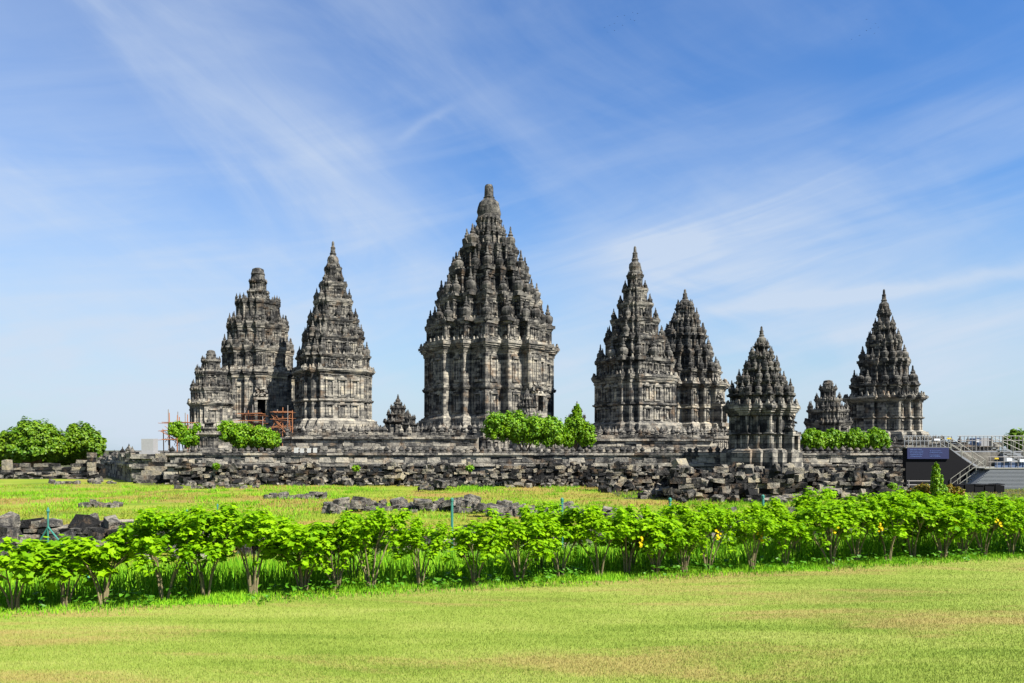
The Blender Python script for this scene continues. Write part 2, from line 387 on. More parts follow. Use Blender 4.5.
blades('fringe_grass', 45000, edge_sample, 0.02, 0.075, 0.012, M['tall'], 0.7, 'uncut green grass at the foot of the hedge')
blades('tall_grass', 110000, tall_sample, 0.12, 0.36, 0.02, M['tall'], 0.6, 'long bright green grass growing behind the hedge')
blades('terrace_grass', 170000, field_sample, 0.04, 0.16, 0.05, M['field'], 0.9, 'rough yellow green grass on the terrace below the wall')

def clump_sample(n):
    c = np.stack([rng.uniform(-45, 20, 260), rng.uniform(26, 71, 260)], 1); i = rng.integers(0, len(c), n)
    sp = 0.25 + 1.1 * (i % 7) / 7.0
    p = c[i] + rng.normal(0, 1, (n, 2)) * sp[:, None]; ok = np.abs(p[:, 0]) < .72 * p[:, 1]; return p[ok]
blades('terrace_weeds', 42000, clump_sample, 0.08, 0.28, 0.04, M['tall'], 0.8, 'taller green weeds in clumps on the terrace')
# court floor behind the terrace wall
mb = MB(); _p = [(-33.0, 77.6), (75, 77.6), (130, 230), (-110, 230), (-60, 119), (-38, 83.5), (-33.0, 83.5)]
mb.v = [(x, y, z) for z in (-1.0, COURT_Z) for x, y in _p]; mb.f = [tuple(range(7))[::-1], tuple(range(7, 14))] + [(i, (i + 1) % 7, (i + 1) % 7 + 7, i + 7) for i in range(7)]; tag(mb.build('court_floor', M['court']), 'stone paved court behind the terrace wall', kind='structure')

# ------------------------------------------------------------------ temples
PLAN_A = [(1.0, 0.44), (0.87, 0.64), (0.75, 0.75), (0.64, 0.87), (0.44, 1.0)]
PLAN_B = [(1.0, 0.12), (0.86, 0.40), (0.71, 0.71), (0.40, 0.86), (0.12, 1.0)]
PLAN_D = [(1.0, 0.64), (0.84, 0.84), (0.64, 1.0)]
PLAN_C = [(1.0, 0.42), (0.84, 0.84), (0.42, 1.0)]
def corners(plan, s, d):
    q = []
    for i, (x, y) in enumerate(plan):
        if i > 0: q.append((x, plan[i - 1][1]))
        q.append((x, y))
    q = [(x * s + d, y * s + d) for x, y in q]
    out = []
    for k in range(4):
        for (x, y) in q:
            for _ in range(k): x, y = -y, x
            out.append((x, y))
    return out
def ring(plan, s, d, z, sub, j):
    c = corners(plan, s, d); n = len(c); out = []
    for i in range(n):
        a, b = c[i], c[(i + 1) % n]
        for t in range(sub[i]):
            f = t / sub[i]; jj = j
            out.append((a[0] + (b[0] - a[0]) * f + random.uniform(-jj, jj), a[1] + (b[1] - a[1]) * f + random.uniform(-jj, jj), z + random.uniform(-jj, jj) * 0.6))
    return out
def subs(plan, s, step):
    c = corners(plan, s, 0); n = len(c)
    return [max(1, int(round(math.hypot(c[(i + 1) % n][0] - c[i][0], c[(i + 1) % n][1] - c[i][1]) / step))) for i in range(n)]
def edges(plan, s, d):
    """axis-aligned outer edges: (cx, cy, nx, ny, length)"""
    c = corners(plan, s, d); n = len(c)
    for i in range(n):
        a, b = c[i], c[(i + 1) % n]; L = math.hypot(b[0] - a[0], b[1] - a[1]); tx, ty = (b[0] - a[0]) / L, (b[1] - a[1]) / L
        yield (a, b, (ty, -tx), L)
def stick(mb, a, b, nrm, L, t, w, z0, z1, out, depth=0.25, j=0.0, taper=0.0):
    """a box on an edge at distance t from its start: width w, from -depth to +out along the normal"""
    tx, ty = (b[0] - a[0]) / L, (b[1] - a[1]) / L
    x0, y0 = a[0] + tx * (t - w / 2) - nrm[0] * depth, a[1] + ty * (t - w / 2) - nrm[1] * depth
    x1, y1 = a[0] + tx * (t + w / 2) + nrm[0] * out, a[1] + ty * (t + w / 2) + nrm[1] * out
    mb.box(min(x0, x1), max(x0, x1), min(y0, y1), max(y0, y1), z0, z1, j, taper)
def antefixes(mb, plan, s, d, z, h, step, skip=0.08):
    for a, b, nrm, L in edges(plan, s, d):
        n = max(1, int(L / step))
        if L < step * 0.6: continue
        for k in range(n):
            if random.random() < skip: continue
            hh = h * random.uniform(0.7, 1.15)
            stick(mb, a, b, nrm, L, (k + 0.5) * L / n, step * 0.55, z - 0.05, z + hh, 0.0, step * 0.4, 0.03, 0.6)
def register(mb, plan, s, z0, z1, k=1.0, figures=True):
    """pilasters, framed niches with a relief figure, and loose block relief on one storey of wall"""
    H = z1 - z0
    for a, b, nrm, L in edges(plan, s, 0):
        if L < 0.5 * k: continue
        pw = min(0.42 * k, L * 0.22)
        for t in (pw / 2, L - pw / 2): stick(mb, a, b, nrm, L, t, pw, z0, z1, 0.09 * k, 0.2, 0.02)
        inner = L - 2 * pw
        if inner > 0.9 * k:
            n = max(1, int(round(inner / (1.7 * k))))
            for q in range(n):
                c = pw + (q + 0.5) * inner / n; w = inner / n * 0.62
                for sgn in (-1, 1): stick(mb, a, b, nrm, L, c + sgn * w * 0.42, w * 0.17, z0 + H * 0.10, z0 + H * 0.80, 0.17 * k, 0.1, 0.02)
                stick(mb, a, b, nrm, L, c, w * 1.15, z0 + H * 0.80, z0 + H * 0.90, 0.28 * k, 0.1, 0.03)
                stick(mb, a, b, nrm, L, c, w * 0.7, z0 + H * 0.90, z0 + H * 1.02, 0.14 * k, 0.1, 0.03, 0.5)
                stick(mb, a, b, nrm, L, c, w * 1.05, z0 + H * 0.03, z0 + H * 0.12, 0.2 * k, 0.1, 0.03)
                if figures:
                    stick(mb, a, b, nrm, L, c + random.uniform(-.05, .05), w * 0.34, z0 + H * 0.12, z0 + H * 0.55, 0.12 * k, 0.1, 0.06, 0.3)
                    stick(mb, a, b, nrm, L, c, w * 0.2, z0 + H * 0.55, z0 + H * 0.70, 0.1 * k, 0.1, 0.03, 0.3)
        for q in range(int(L * H / (2.2 * k * k))):
            w = random.uniform(0.25, 0.8) * k
            if w > L * 0.8: continue
            zz = random.uniform(z0, z1 - 0.3 * k)
            stick(mb, a, b, nrm, L, random.uniform(w / 2, L - w / 2), w, zz, zz + random.uniform(0.15, 0.35) * k, random.uniform(0.02, 0.07) * k, 0.1, 0.02)
PIN_PROF = [(.27, 0), (.28, .07), (.21, .10), (.25, .17), (.285, .30), (.27, .42), (.18, .50), (.11, .53), (.15, .57), (.14, .62), (.075, .68), (.09, .73), (.055, .80), (.05, .93), (.012, 1.0)]
def pin_mesh(name, seg, j):
    mb = MB(); mb.box(-.29, .29, -.29, .29, -.12, .02, 0.02); mb.lathe(PIN_PROF, 0, 0, 0, seg, 0.2, j); return mb.mesh(name, M['pinnacle'])
def ph_w(h): return h * random.uniform(.74, .95)
PINS = [pin_mesh('pinnacle_mesh', 9, 0.08) for _ in range(4)]
def small_pin(mb, x, y, z, h, k=1.0):
    mb.lathe([(r * h * k, zz * h) for r, zz in PIN_PROF[::2] + [PIN_PROF[-1]]], x, y, z, 6, random.random(), 0.1)

def temple(name, label, px, D, rot, plan, zb, body, tiers, finial, platform=None, belt=0.5, door=None, cat='temple', mat='temple', seed=1, group=None, k=None, curved=True):
    """body=(y_bottom, y_cornice_bottom, halfwidth px, y_cornice_top, halfwidth cornice px); tiers=[(y_top, halfwidth, pinnacle px)]"""
    random.seed(seed)
    T = empty(name, (PX(px, D), D, zb), R(rot), label, cat, group)
    m = D / F; rr = R(rot) + math.atan2(PX(px, D), D)
    mt = M['temple'] if mat != 'temple_dark' or name == 'corner_temple' else M['temple_dark']
    E = max(abs(math.cos(rr) * x - math.sin(rr) * y) for x, y in corners(plan, 1, 0))
    if k is None: k = min(1.0, body[2] * m / 6.0 + 0.25)
    def zz(py): return PZ(py, D) - zb
    def sc(hw): return hw * m / E
    j = 0.05 * k
    s0 = sc(body[2]) - 0.1 * k; zB, zC, zT = zz(body[0]), zz(body[1]), zz(body[3])
    sub = subs(plan, s0, 1.1 * k); H = zC - zB
    # base mouldings + body
    mb = MB(); prof = [(0, 1.0 * k), (zB * .5, 1.0 * k), (zB * .5, .8 * k), (zB - .02, .8 * k), (zB, .7 * k), (zB + .05 * H, .7 * k), (zB + .05 * H, .5 * k), (zB + .08 * H, .35 * k), (zB + .08 * H, .18 * k), (zB + .11 * H, .05 * k), (zB + .11 * H, 0)]
    zm = zB + (.11 + .86 * belt) * H
    if belt: prof += [(zm - .035 * H, 0), (zm - .035 * H, .16 * k), (zm - .01 * H, .3 * k), (zm + .015 * H, .3 * k), (zm + .015 * H, .12 * k), (zm + .04 * H, .12 * k), (zm + .04 * H, 0)]
    prof += [(zC - .03 * H, 0), (zC - .03 * H, .12 * k), (zC, .2 * k)]
    mb.loft([ring(plan, s0, d, z, sub, j) for z, d in prof])
    if belt:
        register(mb, plan, s0, zB + .12 * H, zm - .04 * H, k); register(mb, plan, s0, zm + .045 * H, zC - .035 * H, k)
    else: register(mb, plan, s0, zB + .12 * H, zC - .035 * H, k)
    mb.build('body', mt, T)
    # cornice
    sC = sc(body[4]); dd = max(0.25 * k, sC - s0); h = zT - zC
    mb = MB(); mb.loft([ring(plan, s0, d, z, sub, j) for z, d in [(zC - .01, .1 * k), (zC + .1 * h, dd * .3), (zC + .22 * h, dd * .3), (zC + .24 * h, dd * .55), (zC + .42 * h, dd * .62), (zC + .42 * h, dd * .8), (zC + .58 * h, dd * .8), (zC + .6 * h, dd), (zT - .15 * h, dd), (zT - .15 * h, dd * .8), (zT, dd * .8)]])
    antefixes(mb, plan, s0, dd * .9, zT, 0.55 * k, 0.8 * k)
    mb.build('cornice', mt, T)
    # roof tiers
    prevz = zT; prevs = sC; pins = []
    for i, (yt, hw, ph) in enumerate(tiers):
        z1 = zz(yt); sT = sc(hw); h = z1 - prevz; kk = k * (0.95 - 0.07 * i); wd = 0.28 * kk
        sw = max(0.2, sT - wd); sub = subs(plan, sw, 1.0 * k); jj = 0.06 * k
        mb = MB()
        mb.loft([ring(plan, sw, d, z, sub, jj) for z, d in [(prevz - .05, .22 * kk), (prevz + .1 * h, .22 * kk), (prevz + .1 * h, .05), (prevz + .16 * h, 0), (z1 - .30 * h, 0), (z1 - .26 * h, .12 * kk), (z1 - .2 * h, .12 * kk), (z1 - .2 * h, wd * .7), (z1 - .1 * h, wd), (z1 - .02 * h, wd), (z1, wd * .8)]])
        register(mb, plan, sw, prevz + .17 * h, z1 - .30 * h, kk * 0.75)
        antefixes(mb, plan, sw, wd * .8, z1, 0.45 * kk, 0.7 * kk, 0.15)
        mb.build('roof_tier', M['roof'] if mat == 'temple' else M['temple_dark'], T)
        if ph:
            nxt = sc(tiers[i + 1][1]) if i + 1 < len(tiers) else sT * .5
            hp = ph * m; r = hp * .27; ins = r * .9
            pos = []
            c = corners(plan, sT - ins, 0); n = len(c)
            for q in range(n):
                a, b = c[q], c[(q + 1) % n]; p0 = c[q - 1]
                cr = (a[0] - p0[0]) * (b[1] - a[1]) - (a[1] - p0[1]) * (b[0] - a[0])
                if cr > 0: pos.append((a[0], a[1], 1))
                L = math.hypot(b[0] - a[0], b[1] - a[1]); w = r * 2.9
                if L > w * 1.9:
                    g = int(L / w)
                    for e in range(1, g): pos.append((a[0] + (b[0] - a[0]) * e / g, a[1] + (b[1] - a[1]) * e / g, 0))
            keep = []
            for p in pos:
                if all(math.hypot(p[0] - o[0], p[1] - o[1]) > r * 1.55 for o in keep): keep.append(p)
            for p in keep: (p[2] or random.random() > .12) and pins.append((p[0], p[1], z1, hp * random.uniform(0.74, 1.08)))
        prevz = z1; prevs = sT
    # pinnacles: those that can face the viewer are parts, the ones behind are one stuff part
    c, sn = math.cos(R(rot)), math.sin(R(rot)); vd = Vector((-T.location.x, -T.location.y)).normalized()
    far = MB(); near = []
    for (x, y, z, hp) in pins:
        wx, wy = c * x - sn * y, sn * x + c * y
        (near if wx * vd.x + wy * vd.y > -0.25 * math.hypot(x, y) else far.v and [] or []).append((x, y, z, hp)) if wx * vd.x + wy * vd.y > -0.25 * math.hypot(x, y) else small_pin(far, x, y, z, hp)
    near.sort(key=lambda p: -p[3])
    for p in near[100:]: small_pin(far, *p)
    for (x, y, z, hp) in near[:100]:
        o = link('pinnacle', random.choice(PINS), T, (x, y, z)); o.scale = (ph_w(hp), ph_w(hp), hp); o.rotation_euler.z = random.uniform(-.1, .1) + random.choice((0, 1, 2, 3)) * math.pi / 2
    if far.v: tag(far.build('pinnacle', M['pinnacle'], T), 'small pinnacles on the far side of the roof', kind='stuff')
    # finial
    if finial:
        yt, hw, kind = finial; z1 = zz(yt); w = hw * m; h = z1 - prevz
        if kind == 'bell': pr = [(w * 1.1, 0), (w * 1.0, .08 * h), (w * 1.0, .12 * h), (w * 1.05, .2 * h), (w * 1.0, .34 * h), (w * .88, .48 * h), (w * .55, .58 * h), (w * .46, .60 * h), (w * .5, .64 * h), (w * .42, .66 * h), (w * .38, .94 * h), (w * .30, h)]
        elif kind == 'spire': pr = [(w * 1.2, 0), (w * 1.2, .08 * h), (w * .9, .12 * h), (w * 1.05, .26 * h), (w * .95, .38 * h), (w * .5, .48 * h), (w * .62, .53 * h), (w * .45, .58 * h), (w * .40, .72 * h), (w * .45, .75 * h), (w * .26, .8 * h), (w * .22, .95 * h), (w * .08, h)]
        else: pr = [(w * 1.1, 0), (w * 1.0, .45 * h), (w * 1.1, .5 * h), (w * .9, .7 * h), (w * .85, .9 * h), (w * .4, h)]
        f = MB(); f.lathe(pr, 0, 0, prevz - .02, 12, 0, 0.04); f.build('finial', M['pinnacle'], T)
    # doors: (side angle 0=-Y local, 90=+X local), y_bottom, y_top, half width px
    for dr in door or []:
        ang, yb, yt, hw = dr; z0, z1 = zz(yb), zz(yt); w = hw * m; Rm = Matrix.Rotation(R(ang), 4, 'Z'); yy = -s0
        P = MB(); K = MB(); Dk = MB()
        def bx(MBx, x0, x1, y0, y1, za, zb_, j=.04, tp=0):
            b0 = len(MBx.v); MBx.box(x0, x1, y0, y1, za, zb_, j, tp)
            for i in range(b0, len(MBx.v)): MBx.v[i] = tuple(Rm @ Vector(MBx.v[i]))
        dep = (0.7 if name == 'corner_temple' else 1.2) * k; jw = w * .75; hd = z1 - z0
        bx(P, -w - jw, -w, yy - dep, yy + .3, z0 - .3, z1); bx(P, w, w + jw, yy - dep, yy + .3, z0 - .3, z1)
        bx(P, -w - jw * 1.3, w + jw * 1.3, yy - dep - .1, yy + .3, z1, z1 + .12 * hd)
        bx(P, -w - jw * 1.3, w + jw * 1.3, yy - dep - .25, yy + .3, z0 - .6, z0 - .02)
        bx(Dk, -w * .99, w * .99, yy - .12, yy + .1, z0, z1, 0)  # flat panel closing the opening, its colour stands for the shade inside
        for q in range(26):   # kala head and foliage relief over the lintel
            t = random.random(); xx = random.uniform(-1, 1) * (w + jw) * (1.35 - t); sz = random.uniform(.18, .45) * w
            za = z1 + .12 * hd + t * .62 * hd
            bx(K, xx - sz, xx + sz, yy - dep * random.uniform(.35, .85) * (1.1 - t * .5), yy + .2, za, za + sz * 1.5, .05, .3)
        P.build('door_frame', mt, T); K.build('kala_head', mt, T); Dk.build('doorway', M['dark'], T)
    # platform with balustrade
    if platform:
        hwP, yb, yt = platform; sP = sc(hwP); zP = zz(yb); zQ = zz(yt); hP = zP; sub = subs(PLAN_C, sP, 1.3)
        mb = MB(); mb.loft([ring(PLAN_C, sP, d, z, sub, .05) for z, d in [(-.05, .3), (.12 * hP, .3), (.12 * hP, .12), (.2 * hP, 0), (.78 * hP, 0), (.78 * hP, .12), (.86 * hP, .3), (.98 * hP, .3), (hP, .2)]])
        register(mb, PLAN_C, sP, .22 * hP, .76 * hP, .8, False)
        mb.build('platform', M['roof'], T)
        bal = MB(); hb = zQ - zP
        for a, b, nrm, L in edges(PLAN_C, sP, 0.1):
            stick(bal, a, b, nrm, L, L / 2, L, zP - .02, zP + .42 * hb, 0, .55, .03)
            n = max(1, int(L / .95))
            for q in range(n + 1):
                t = q / n; x, y = a[0] + (b[0] - a[0]) * t - nrm[0] * .28, a[1] + (b[1] - a[1]) * t - nrm[1] * .28
                if random.random() < .06: continue
                small_pin(bal, x, y, zP + .40 * hb, hb * .66 * random.uniform(.9, 1.1), 1.35)
            for q in range(int(L / 1.1)):
                stick(bal, a, b, nrm, L, random.uniform(.4, max(.5, L - .4)), .5, zP + .05, zP + .40 * hb, .1, .1, .03)
        bal.build('balustrade', M['roof'], T)
    return T

temple('great_temple', 'tallest dark stone temple in the middle with a bell and shaft on top', 489, 130, 44, PLAN_B, COURT_Z, (424, 357, 65, 347, 69),
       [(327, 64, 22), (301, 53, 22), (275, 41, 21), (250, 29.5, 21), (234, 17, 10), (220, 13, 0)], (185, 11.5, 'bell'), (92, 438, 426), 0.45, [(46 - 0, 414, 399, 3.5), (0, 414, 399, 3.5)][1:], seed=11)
temple('spired_temple', 'tall slender stone temple with pointed spire left of the tallest one', 333, 127, 28, PLAN_D, COURT_Z, (424, 377, 38, 371, 41),
       [(357, 37, 15), (338, 31, 13), (320, 25.5, 13), (301, 19.5, 13), (284, 14, 12), (268, 9, 9)], (241, 5.5, 'spire'), (56, 437, 426), 0.42, seed=12)
temple('spired_temple', 'tall stone temple with two storeys of niches right of the tallest one', 635, 122, 30, PLAN_D, COURT_Z, (427, 384, 40.5, 377, 43),
       [(361, 40, 20), (338, 31, 14), (320, 24.5, 12), (304, 18, 11), (289, 13, 10), (275, 8.5, 7)], (246, 6, 'spire'), (58, 439, 428), 0.45, seed=13)
temple('narrow_temple', 'narrow pointed stone temple half hidden behind its larger neighbour', 685, 141, 42, PLAN_B, COURT_Z, (427, 391, 39, 384, 43),
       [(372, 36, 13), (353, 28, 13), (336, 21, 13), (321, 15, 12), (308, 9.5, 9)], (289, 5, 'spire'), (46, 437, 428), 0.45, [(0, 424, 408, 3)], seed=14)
temple('flat_topped_temple', 'broad stone temple with worn blunt top and dark doorway behind orange scaffolding', 258, 137, 22, PLAN_B, COURT_Z, (425, 379, 36, 372, 38),
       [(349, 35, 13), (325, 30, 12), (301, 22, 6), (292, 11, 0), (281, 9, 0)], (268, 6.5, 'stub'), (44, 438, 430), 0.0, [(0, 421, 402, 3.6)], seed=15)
temple('small_worn_temple', 'small worn stone temple in front of the flat topped one', 211, 112, 27, PLAN_A, COURT_Z, (426, 407, 20, 402, 22.5),
       [(388, 20, 9), (372, 15.5, 8), (360, 9.5, 4)], (350, 4.5, 'stub'), None, 0.0, seed=16)
temple('corner_temple', 'dark small temple with doorway standing on the rubble nearest the viewer', 761.5, 74, 42, PLAN_B, GZ + 0.1, (452, 416, 31.5, 405, 35.5),
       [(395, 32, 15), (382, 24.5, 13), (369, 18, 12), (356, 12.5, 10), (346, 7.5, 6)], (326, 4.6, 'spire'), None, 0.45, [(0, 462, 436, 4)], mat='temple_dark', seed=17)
temple('ruined_temple', 'small rounded temple top showing behind the bushes on the wall', 828, 112, 30, PLAN_A, COURT_Z, (440, 426, 21, 421, 22.5),
       [(410, 20, 9), (399, 13, 7), (388, 8.5, 4)], (380, 5, 'stub'), None, 0.0, seed=18, mat='temple_dark')
temple('narrow_temple', 'tall pointed dark temple at the far end near the steel stairs', 884, 126, 42, PLAN_B, COURT_Z, (434, 403, 34, 397, 38),
       [(385, 32, 17), (361, 23.5, 15), (342, 17, 13), (328, 11, 12), (313, 6.5, 6)], (289, 4.6, 'spire'), (46, 444, 436), 0.45, seed=19)
temple('small_shrine', 'small stepped stone shrine between two tall temples', 398, 118, 20, PLAN_C, COURT_Z, (438, 424, 13, 421, 15),
       [(414, 11.5, 5), (408, 8, 4), (403, 4.5, 0)], (394, 2.6, 'spire'), None, 0.0, cat='shrine', seed=20, mat='temple_dark')
temple('small_shrine', 'tiny broken shrine roof beside the stepped shrine', 410, 112, 20, PLAN_C, COURT_Z, (438, 426, 7, 424, 9),
       [(418, 6, 4)], (413, 2.2, 'spire'), None, 0.0, cat='shrine', seed=21, mat='temple_dark')
temple('small_shrine', 'small conical shrine standing before the doorway of the tallest temple', 527, 106, 40, PLAN_C, COURT_Z, (436, 418, 13, 413, 15),
       [(406, 10.5, 5), (398, 7, 4)], (388, 3.4, 'spire'), None, 0.0, cat='shrine', seed=22)
temple('small_shrine', 'dark pointed shrine roof rising behind the pale green bushes', 577, 150, 40, PLAN_C, COURT_Z, (440, 426, 12, 423, 13),
       [(417, 9, 4), (411, 5.5, 3)], (401, 2.4, 'spire'), None, 0.0, cat='shrine', seed=23, mat='temple_dark')
temple('gate_turret', 'small stone turret on the terrace wall between two bushes', 209, 79, 2, PLAN_C, COURT_Z - 0.2, (449, 436, 9, 433.5, 11.5),
       [(428, 8, 0), (423, 5, 0)], (414, 2.4, 'spire'), None, 0.0, cat='turret', seed=24)

# ------------------------------------------------------------------ terrace walls and masonry
def masonry(mb, A, B, z0, z1, bl=0.7, bh=0.3, jit=0.05, miss=0.03, top=None, thick=0.5, steps=0.0, rot=0.0, bot=None):
    """courses of separate blocks along A->B; front is on the right-hand side of A->B turned towards -Y"""
    A = Vector((A[0], A[1])); B = Vector((B[0], B[1])); L = (B - A).length; t = (B - A) / L; n = Vector((t.y, -t.x))
    z = z0; row = 0
    while z < z1 - bh * .3:
        h = bh * random.uniform(.8, 1.25); s = -random.uniform(0, bl)
        while s < L:
            w = bl * random.uniform(.55, 1.5); c = s + w / 2; s += w
            if c < 0 or c > L: continue
            lim = z1 if top is None else top(c / L)
            if z + h * .5 > lim: continue
            if bot is not None and z < bot(c / L): continue
            if random.random() < miss: continue
            d = random.uniform(-jit, jit) - steps * (z - z0)
            p = A + t * c + n * (d - thick / 2)
            m = Matrix.Translation((p.x, p.y, z + h / 2)) @ Matrix.Rotation(math.atan2(t.y, t.x) + random.uniform(-rot, rot), 4, 'Z') @ Matrix.Rotation(random.uniform(-rot, rot) * .7, 4, 'Y')
            mb.mbox(m, w / 2 - .012, thick / 2, h / 2 - .01, .03 if jit < .1 else .065)
        z += h; row += 1
def slab(mb, A, B, off_front, off_back, z0, z1, j=0.0):
    A = Vector((A[0], A[1])); B = Vector((B[0], B[1])); t = (B - A).normalized(); n = Vector((t.y, -t.x)); c = (A + B) / 2 + n * (off_front + off_back) / 2
    mb.mbox(Matrix.Translation((c.x, c.y, (z0 + z1) / 2)) @ Matrix.Rotation(math.atan2(t.y, t.x), 4, 'Z'), (B - A).length / 2, abs(off_front - off_back) / 2, (z1 - z0) / 2, j)
def capped_run(mb, A, B, z, h, w=1.6, out=0.15, thick=.6):
    """a moulding course made of long stones"""
    Av = Vector((A[0], A[1])); Bv = Vector((B[0], B[1])); L = (Bv - Av).length; t = (Bv - Av) / L; n = Vector((t.y, -t.x)); s = 0
    while s < L - .05:
        ww = min(w * random.uniform(.6, 1.4), L - s); c = Av + t * (s + ww / 2) + n * (out - thick / 2 + random.uniform(-.03, .03)); s += ww
        if random.random() < .035: continue
        mb.mbox(Matrix.Translation((c.x, c.y, z + h / 2 + random.uniform(-.015, .015))) @ Matrix.Rotation(math.atan2(t.y, t.x) + random.uniform(-.01, .01), 4, 'Z'), ww / 2 - .01, thick / 2, h / 2, .015)
random.seed(31)
YW = 76.0
xL, xR = PX(166, YW), PX(912, YW)
A, B = (xL, YW), (xR, YW)
W = empty('terrace_wall', (0, YW, GZ), 0, 'long moulded stone wall of the temple terrace topped by a row of small pinnacles', 'wall')
def wpart(name, mbx, mat, par=None): return mbx.build(name, mat, par or W, (0, -YW, -GZ))
mb = MB(); slab(mb, A, B, -.25, -2.2, GZ - .3, COURT_Z - .05); wpart('core', mb, M['core'])
mb = MB()
masonry(mb, A, B, GZ - .1, 0.15, .95, .36, .06, .02)
capped_run(mb, A, B, 0.15, .2, 1.5, .28); capped_run(mb, A, B, .35, .13, 1.8, .14)
masonry(mb, A, B, .47, 1.08, 1.3, .30, .03, .01)
# relief panels between the mouldings
x = xL + .8
while x < xR - 1:
    w = random.uniform(.7, 1.6); mb.box(x, x + w, YW - .10, YW + .2, .52, 1.04 - random.uniform(0, .12), .03, .15); x += w + random.uniform(.3, 1.5)
capped_run(mb, A, B, 1.08, .14, 1.6, .10); capped_run(mb, A, B, 1.22, .2, 1.5, .20, .8)
wpart('masonry', mb, M['wall'])
# row of pinnacles along the coping (109 of them: the hundred clearest as parts, the rest one part)
cop = MB()
prof = [(.24, 0), (.25, .1), (.15, .14), (.24, .26), (.25, .36), (.14, .48), (.08, .52), (.02, .66)]
cm = MB(); cm.lathe(prof, 0, 0, 0, 8, .3, .08); cme = cm.mesh('coping_pinnacle_mesh', M['roof'])
cm = MB(); cm.lathe(prof[:-2], 0, 0, 0, 8, .3, .12); cme2 = cm.mesh('coping_stub_mesh', M['temple'])
n = 0; x = xL + .5
while x < xR - .3:
    if not (PX(199, YW) < x < PX(219, YW)) and random.random() > .05:
        zz_ = 1.42
        if n < 100: o = link('coping_pinnacle', cme if random.random() < .7 else cme2, W, (x, .25, zz_ - GZ)); o.scale = (1, 1, random.uniform(.85, 1.1)); o.rotation_euler.z = random.random() * 3
        else: cop.lathe(prof, x, YW + .25, zz_, 6, .3, .08)
        n += 1
    x += .66 + random.uniform(-.06, .06)
if cop.v: tag(wpart('coping_pinnacle', cop, M['temple']), 'remaining small pinnacles along the coping', kind='stuff')
# white replacement stones
mb = MB()
for px_ in (296, 302, 309, 315): mb.box(PX(px_, YW) - .18, PX(px_, YW) + .18, YW - .02, YW + .5, 1.43, 1.43 + random.uniform(.35, .5), .02)
wpart('new_stone', mb, M['whitestone'])
# inner terrace in front of the temples (x 283..480)
Y2 = 93.0
def inner(x0, x1, name, label, Y, ztop, hb, seed):
    random.seed(seed)
    A, B = (PX(x0, Y), Y), (PX(x1, Y), Y); I = empty(name, ((A[0] + B[0]) / 2, Y, COURT_Z), 0, label, 'wall'); c = (-(A[0] + B[0]) / 2, -Y, -COURT_Z)
    mb = MB(); masonry(mb, A, B, COURT_Z - .05, ztop - .2, 1.0, .32, .05, .02); capped_run(mb, A, B, ztop - .22, .22, 1.4, .25)
    slab(mb, A, B, -.2, -1.6, COURT_Z - .1, ztop - .05); mb.build('masonry', M['wall'], I, c)
    mb = MB(); masonry(mb, A, B, ztop, ztop + hb * .45, .8, hb * .2, .05, .03, thick=.4)
    x = A[0] + .4
    while x < B[0]:
        if random.random() > .07: small_pin(mb, x, Y + .25, ztop + hb * .42, hb * .7 * random.uniform(.8, 1.1), 1.3)
        x += .95
    mb.build('balustrade', M['roof'], I, c)
inner(283, 478, 'inner_terrace', 'balustraded inner terrace wall below the spired temple left of centre', 93, PZ(437, 93), 1.25, 33)
inner(588, 713, 'inner_terrace', 'balustraded inner terrace wall right of the green bushes', 93, PZ(439, 93), 1.2, 34)
inner(843, 1000, 'inner_terrace', 'balustraded wall running behind the black clad stand', 93, PZ(445, 93), 0.9, 35)

# left corner of the terrace: front return, dark side wall falling away to the left
random.seed(36)
C = empty('terrace_corner_wall', (PX(132, 82), 82, GZ), 0, 'broken corner of the terrace with shaded side wall stepping down', 'wall'); cc = (-C.location.x, -82, -GZ)
YA = 82; a = (PX(132, YA), YA); b = (PX(172, YA), YA); zt = PZ(453, YA)
mb = MB(); masonry(mb, a, b, GZ - .1, -.2, 1.1, .42, .03, 0); capped_run(mb, a, b, -.2, .22, 1.4, .25); masonry(mb, a, b, .02, .8, 1.2, .4, .03, 0); capped_run(mb, a, b, .8, .25, 1.5, .3); capped_run(mb, a, b, 1.05, .25, 1.5, .15)
f = (PX(97, 118), 118)
topf = lambda u: PZ(460, 118) + (zt - PZ(460, 118)) * min(1, u * 1.12) + .22 * math.sin(u * 37)
masonry(mb, f, a, GZ - .1, zt, 1.2, .42, .05, .01, topf)
capped_run(mb, (f[0] + (a[0] - f[0]) * .3, f[1] + (a[1] - f[1]) * .3), a, .0, .25, 1.6, .25)
sp_ = MB()
for u in np.linspace(.08, .95, 13): small_pin(sp_, f[0] + (a[0] - f[0]) * u + .3, f[1] + (a[1] - f[1]) * u, topf(u) - .1, random.uniform(.5, 1.0), 1.4)
slab(mb, f, a, -.3, -1.5, GZ - .2, -.2); slab(mb, a, b, -.3, -3, GZ - .2, 1.2)
mb.build('masonry', M['wall'], C, cc); sp_.build('worn_pinnacles', M['temple_dark'], C, cc)
mb = MB()
for i in range(7): mb.box(b[0] - 1.6 + i * .02, b[0] + .6, YA - 5 + i * .75, YA, GZ + i * .42, GZ + (i + 1) * .42, .03)
mb.build('ruined_steps', M['rubble'], C, cc)
mb = MB(); x0 = PX(140.5, YA); x1 = PX(152, YA); mb.box(x0, x1, YA + .2, YA + 1.4, 1.3, PZ(438.5, YA), .03); mb.box(x0 - .15, x1 + .15, YA + .05, YA + 1.5, 1.28, 1.5, .02)
tag(mb.build('stone_pedestal', M['pale']), 'pale square stone pedestal standing on the broken terrace corner', 'pedestal')

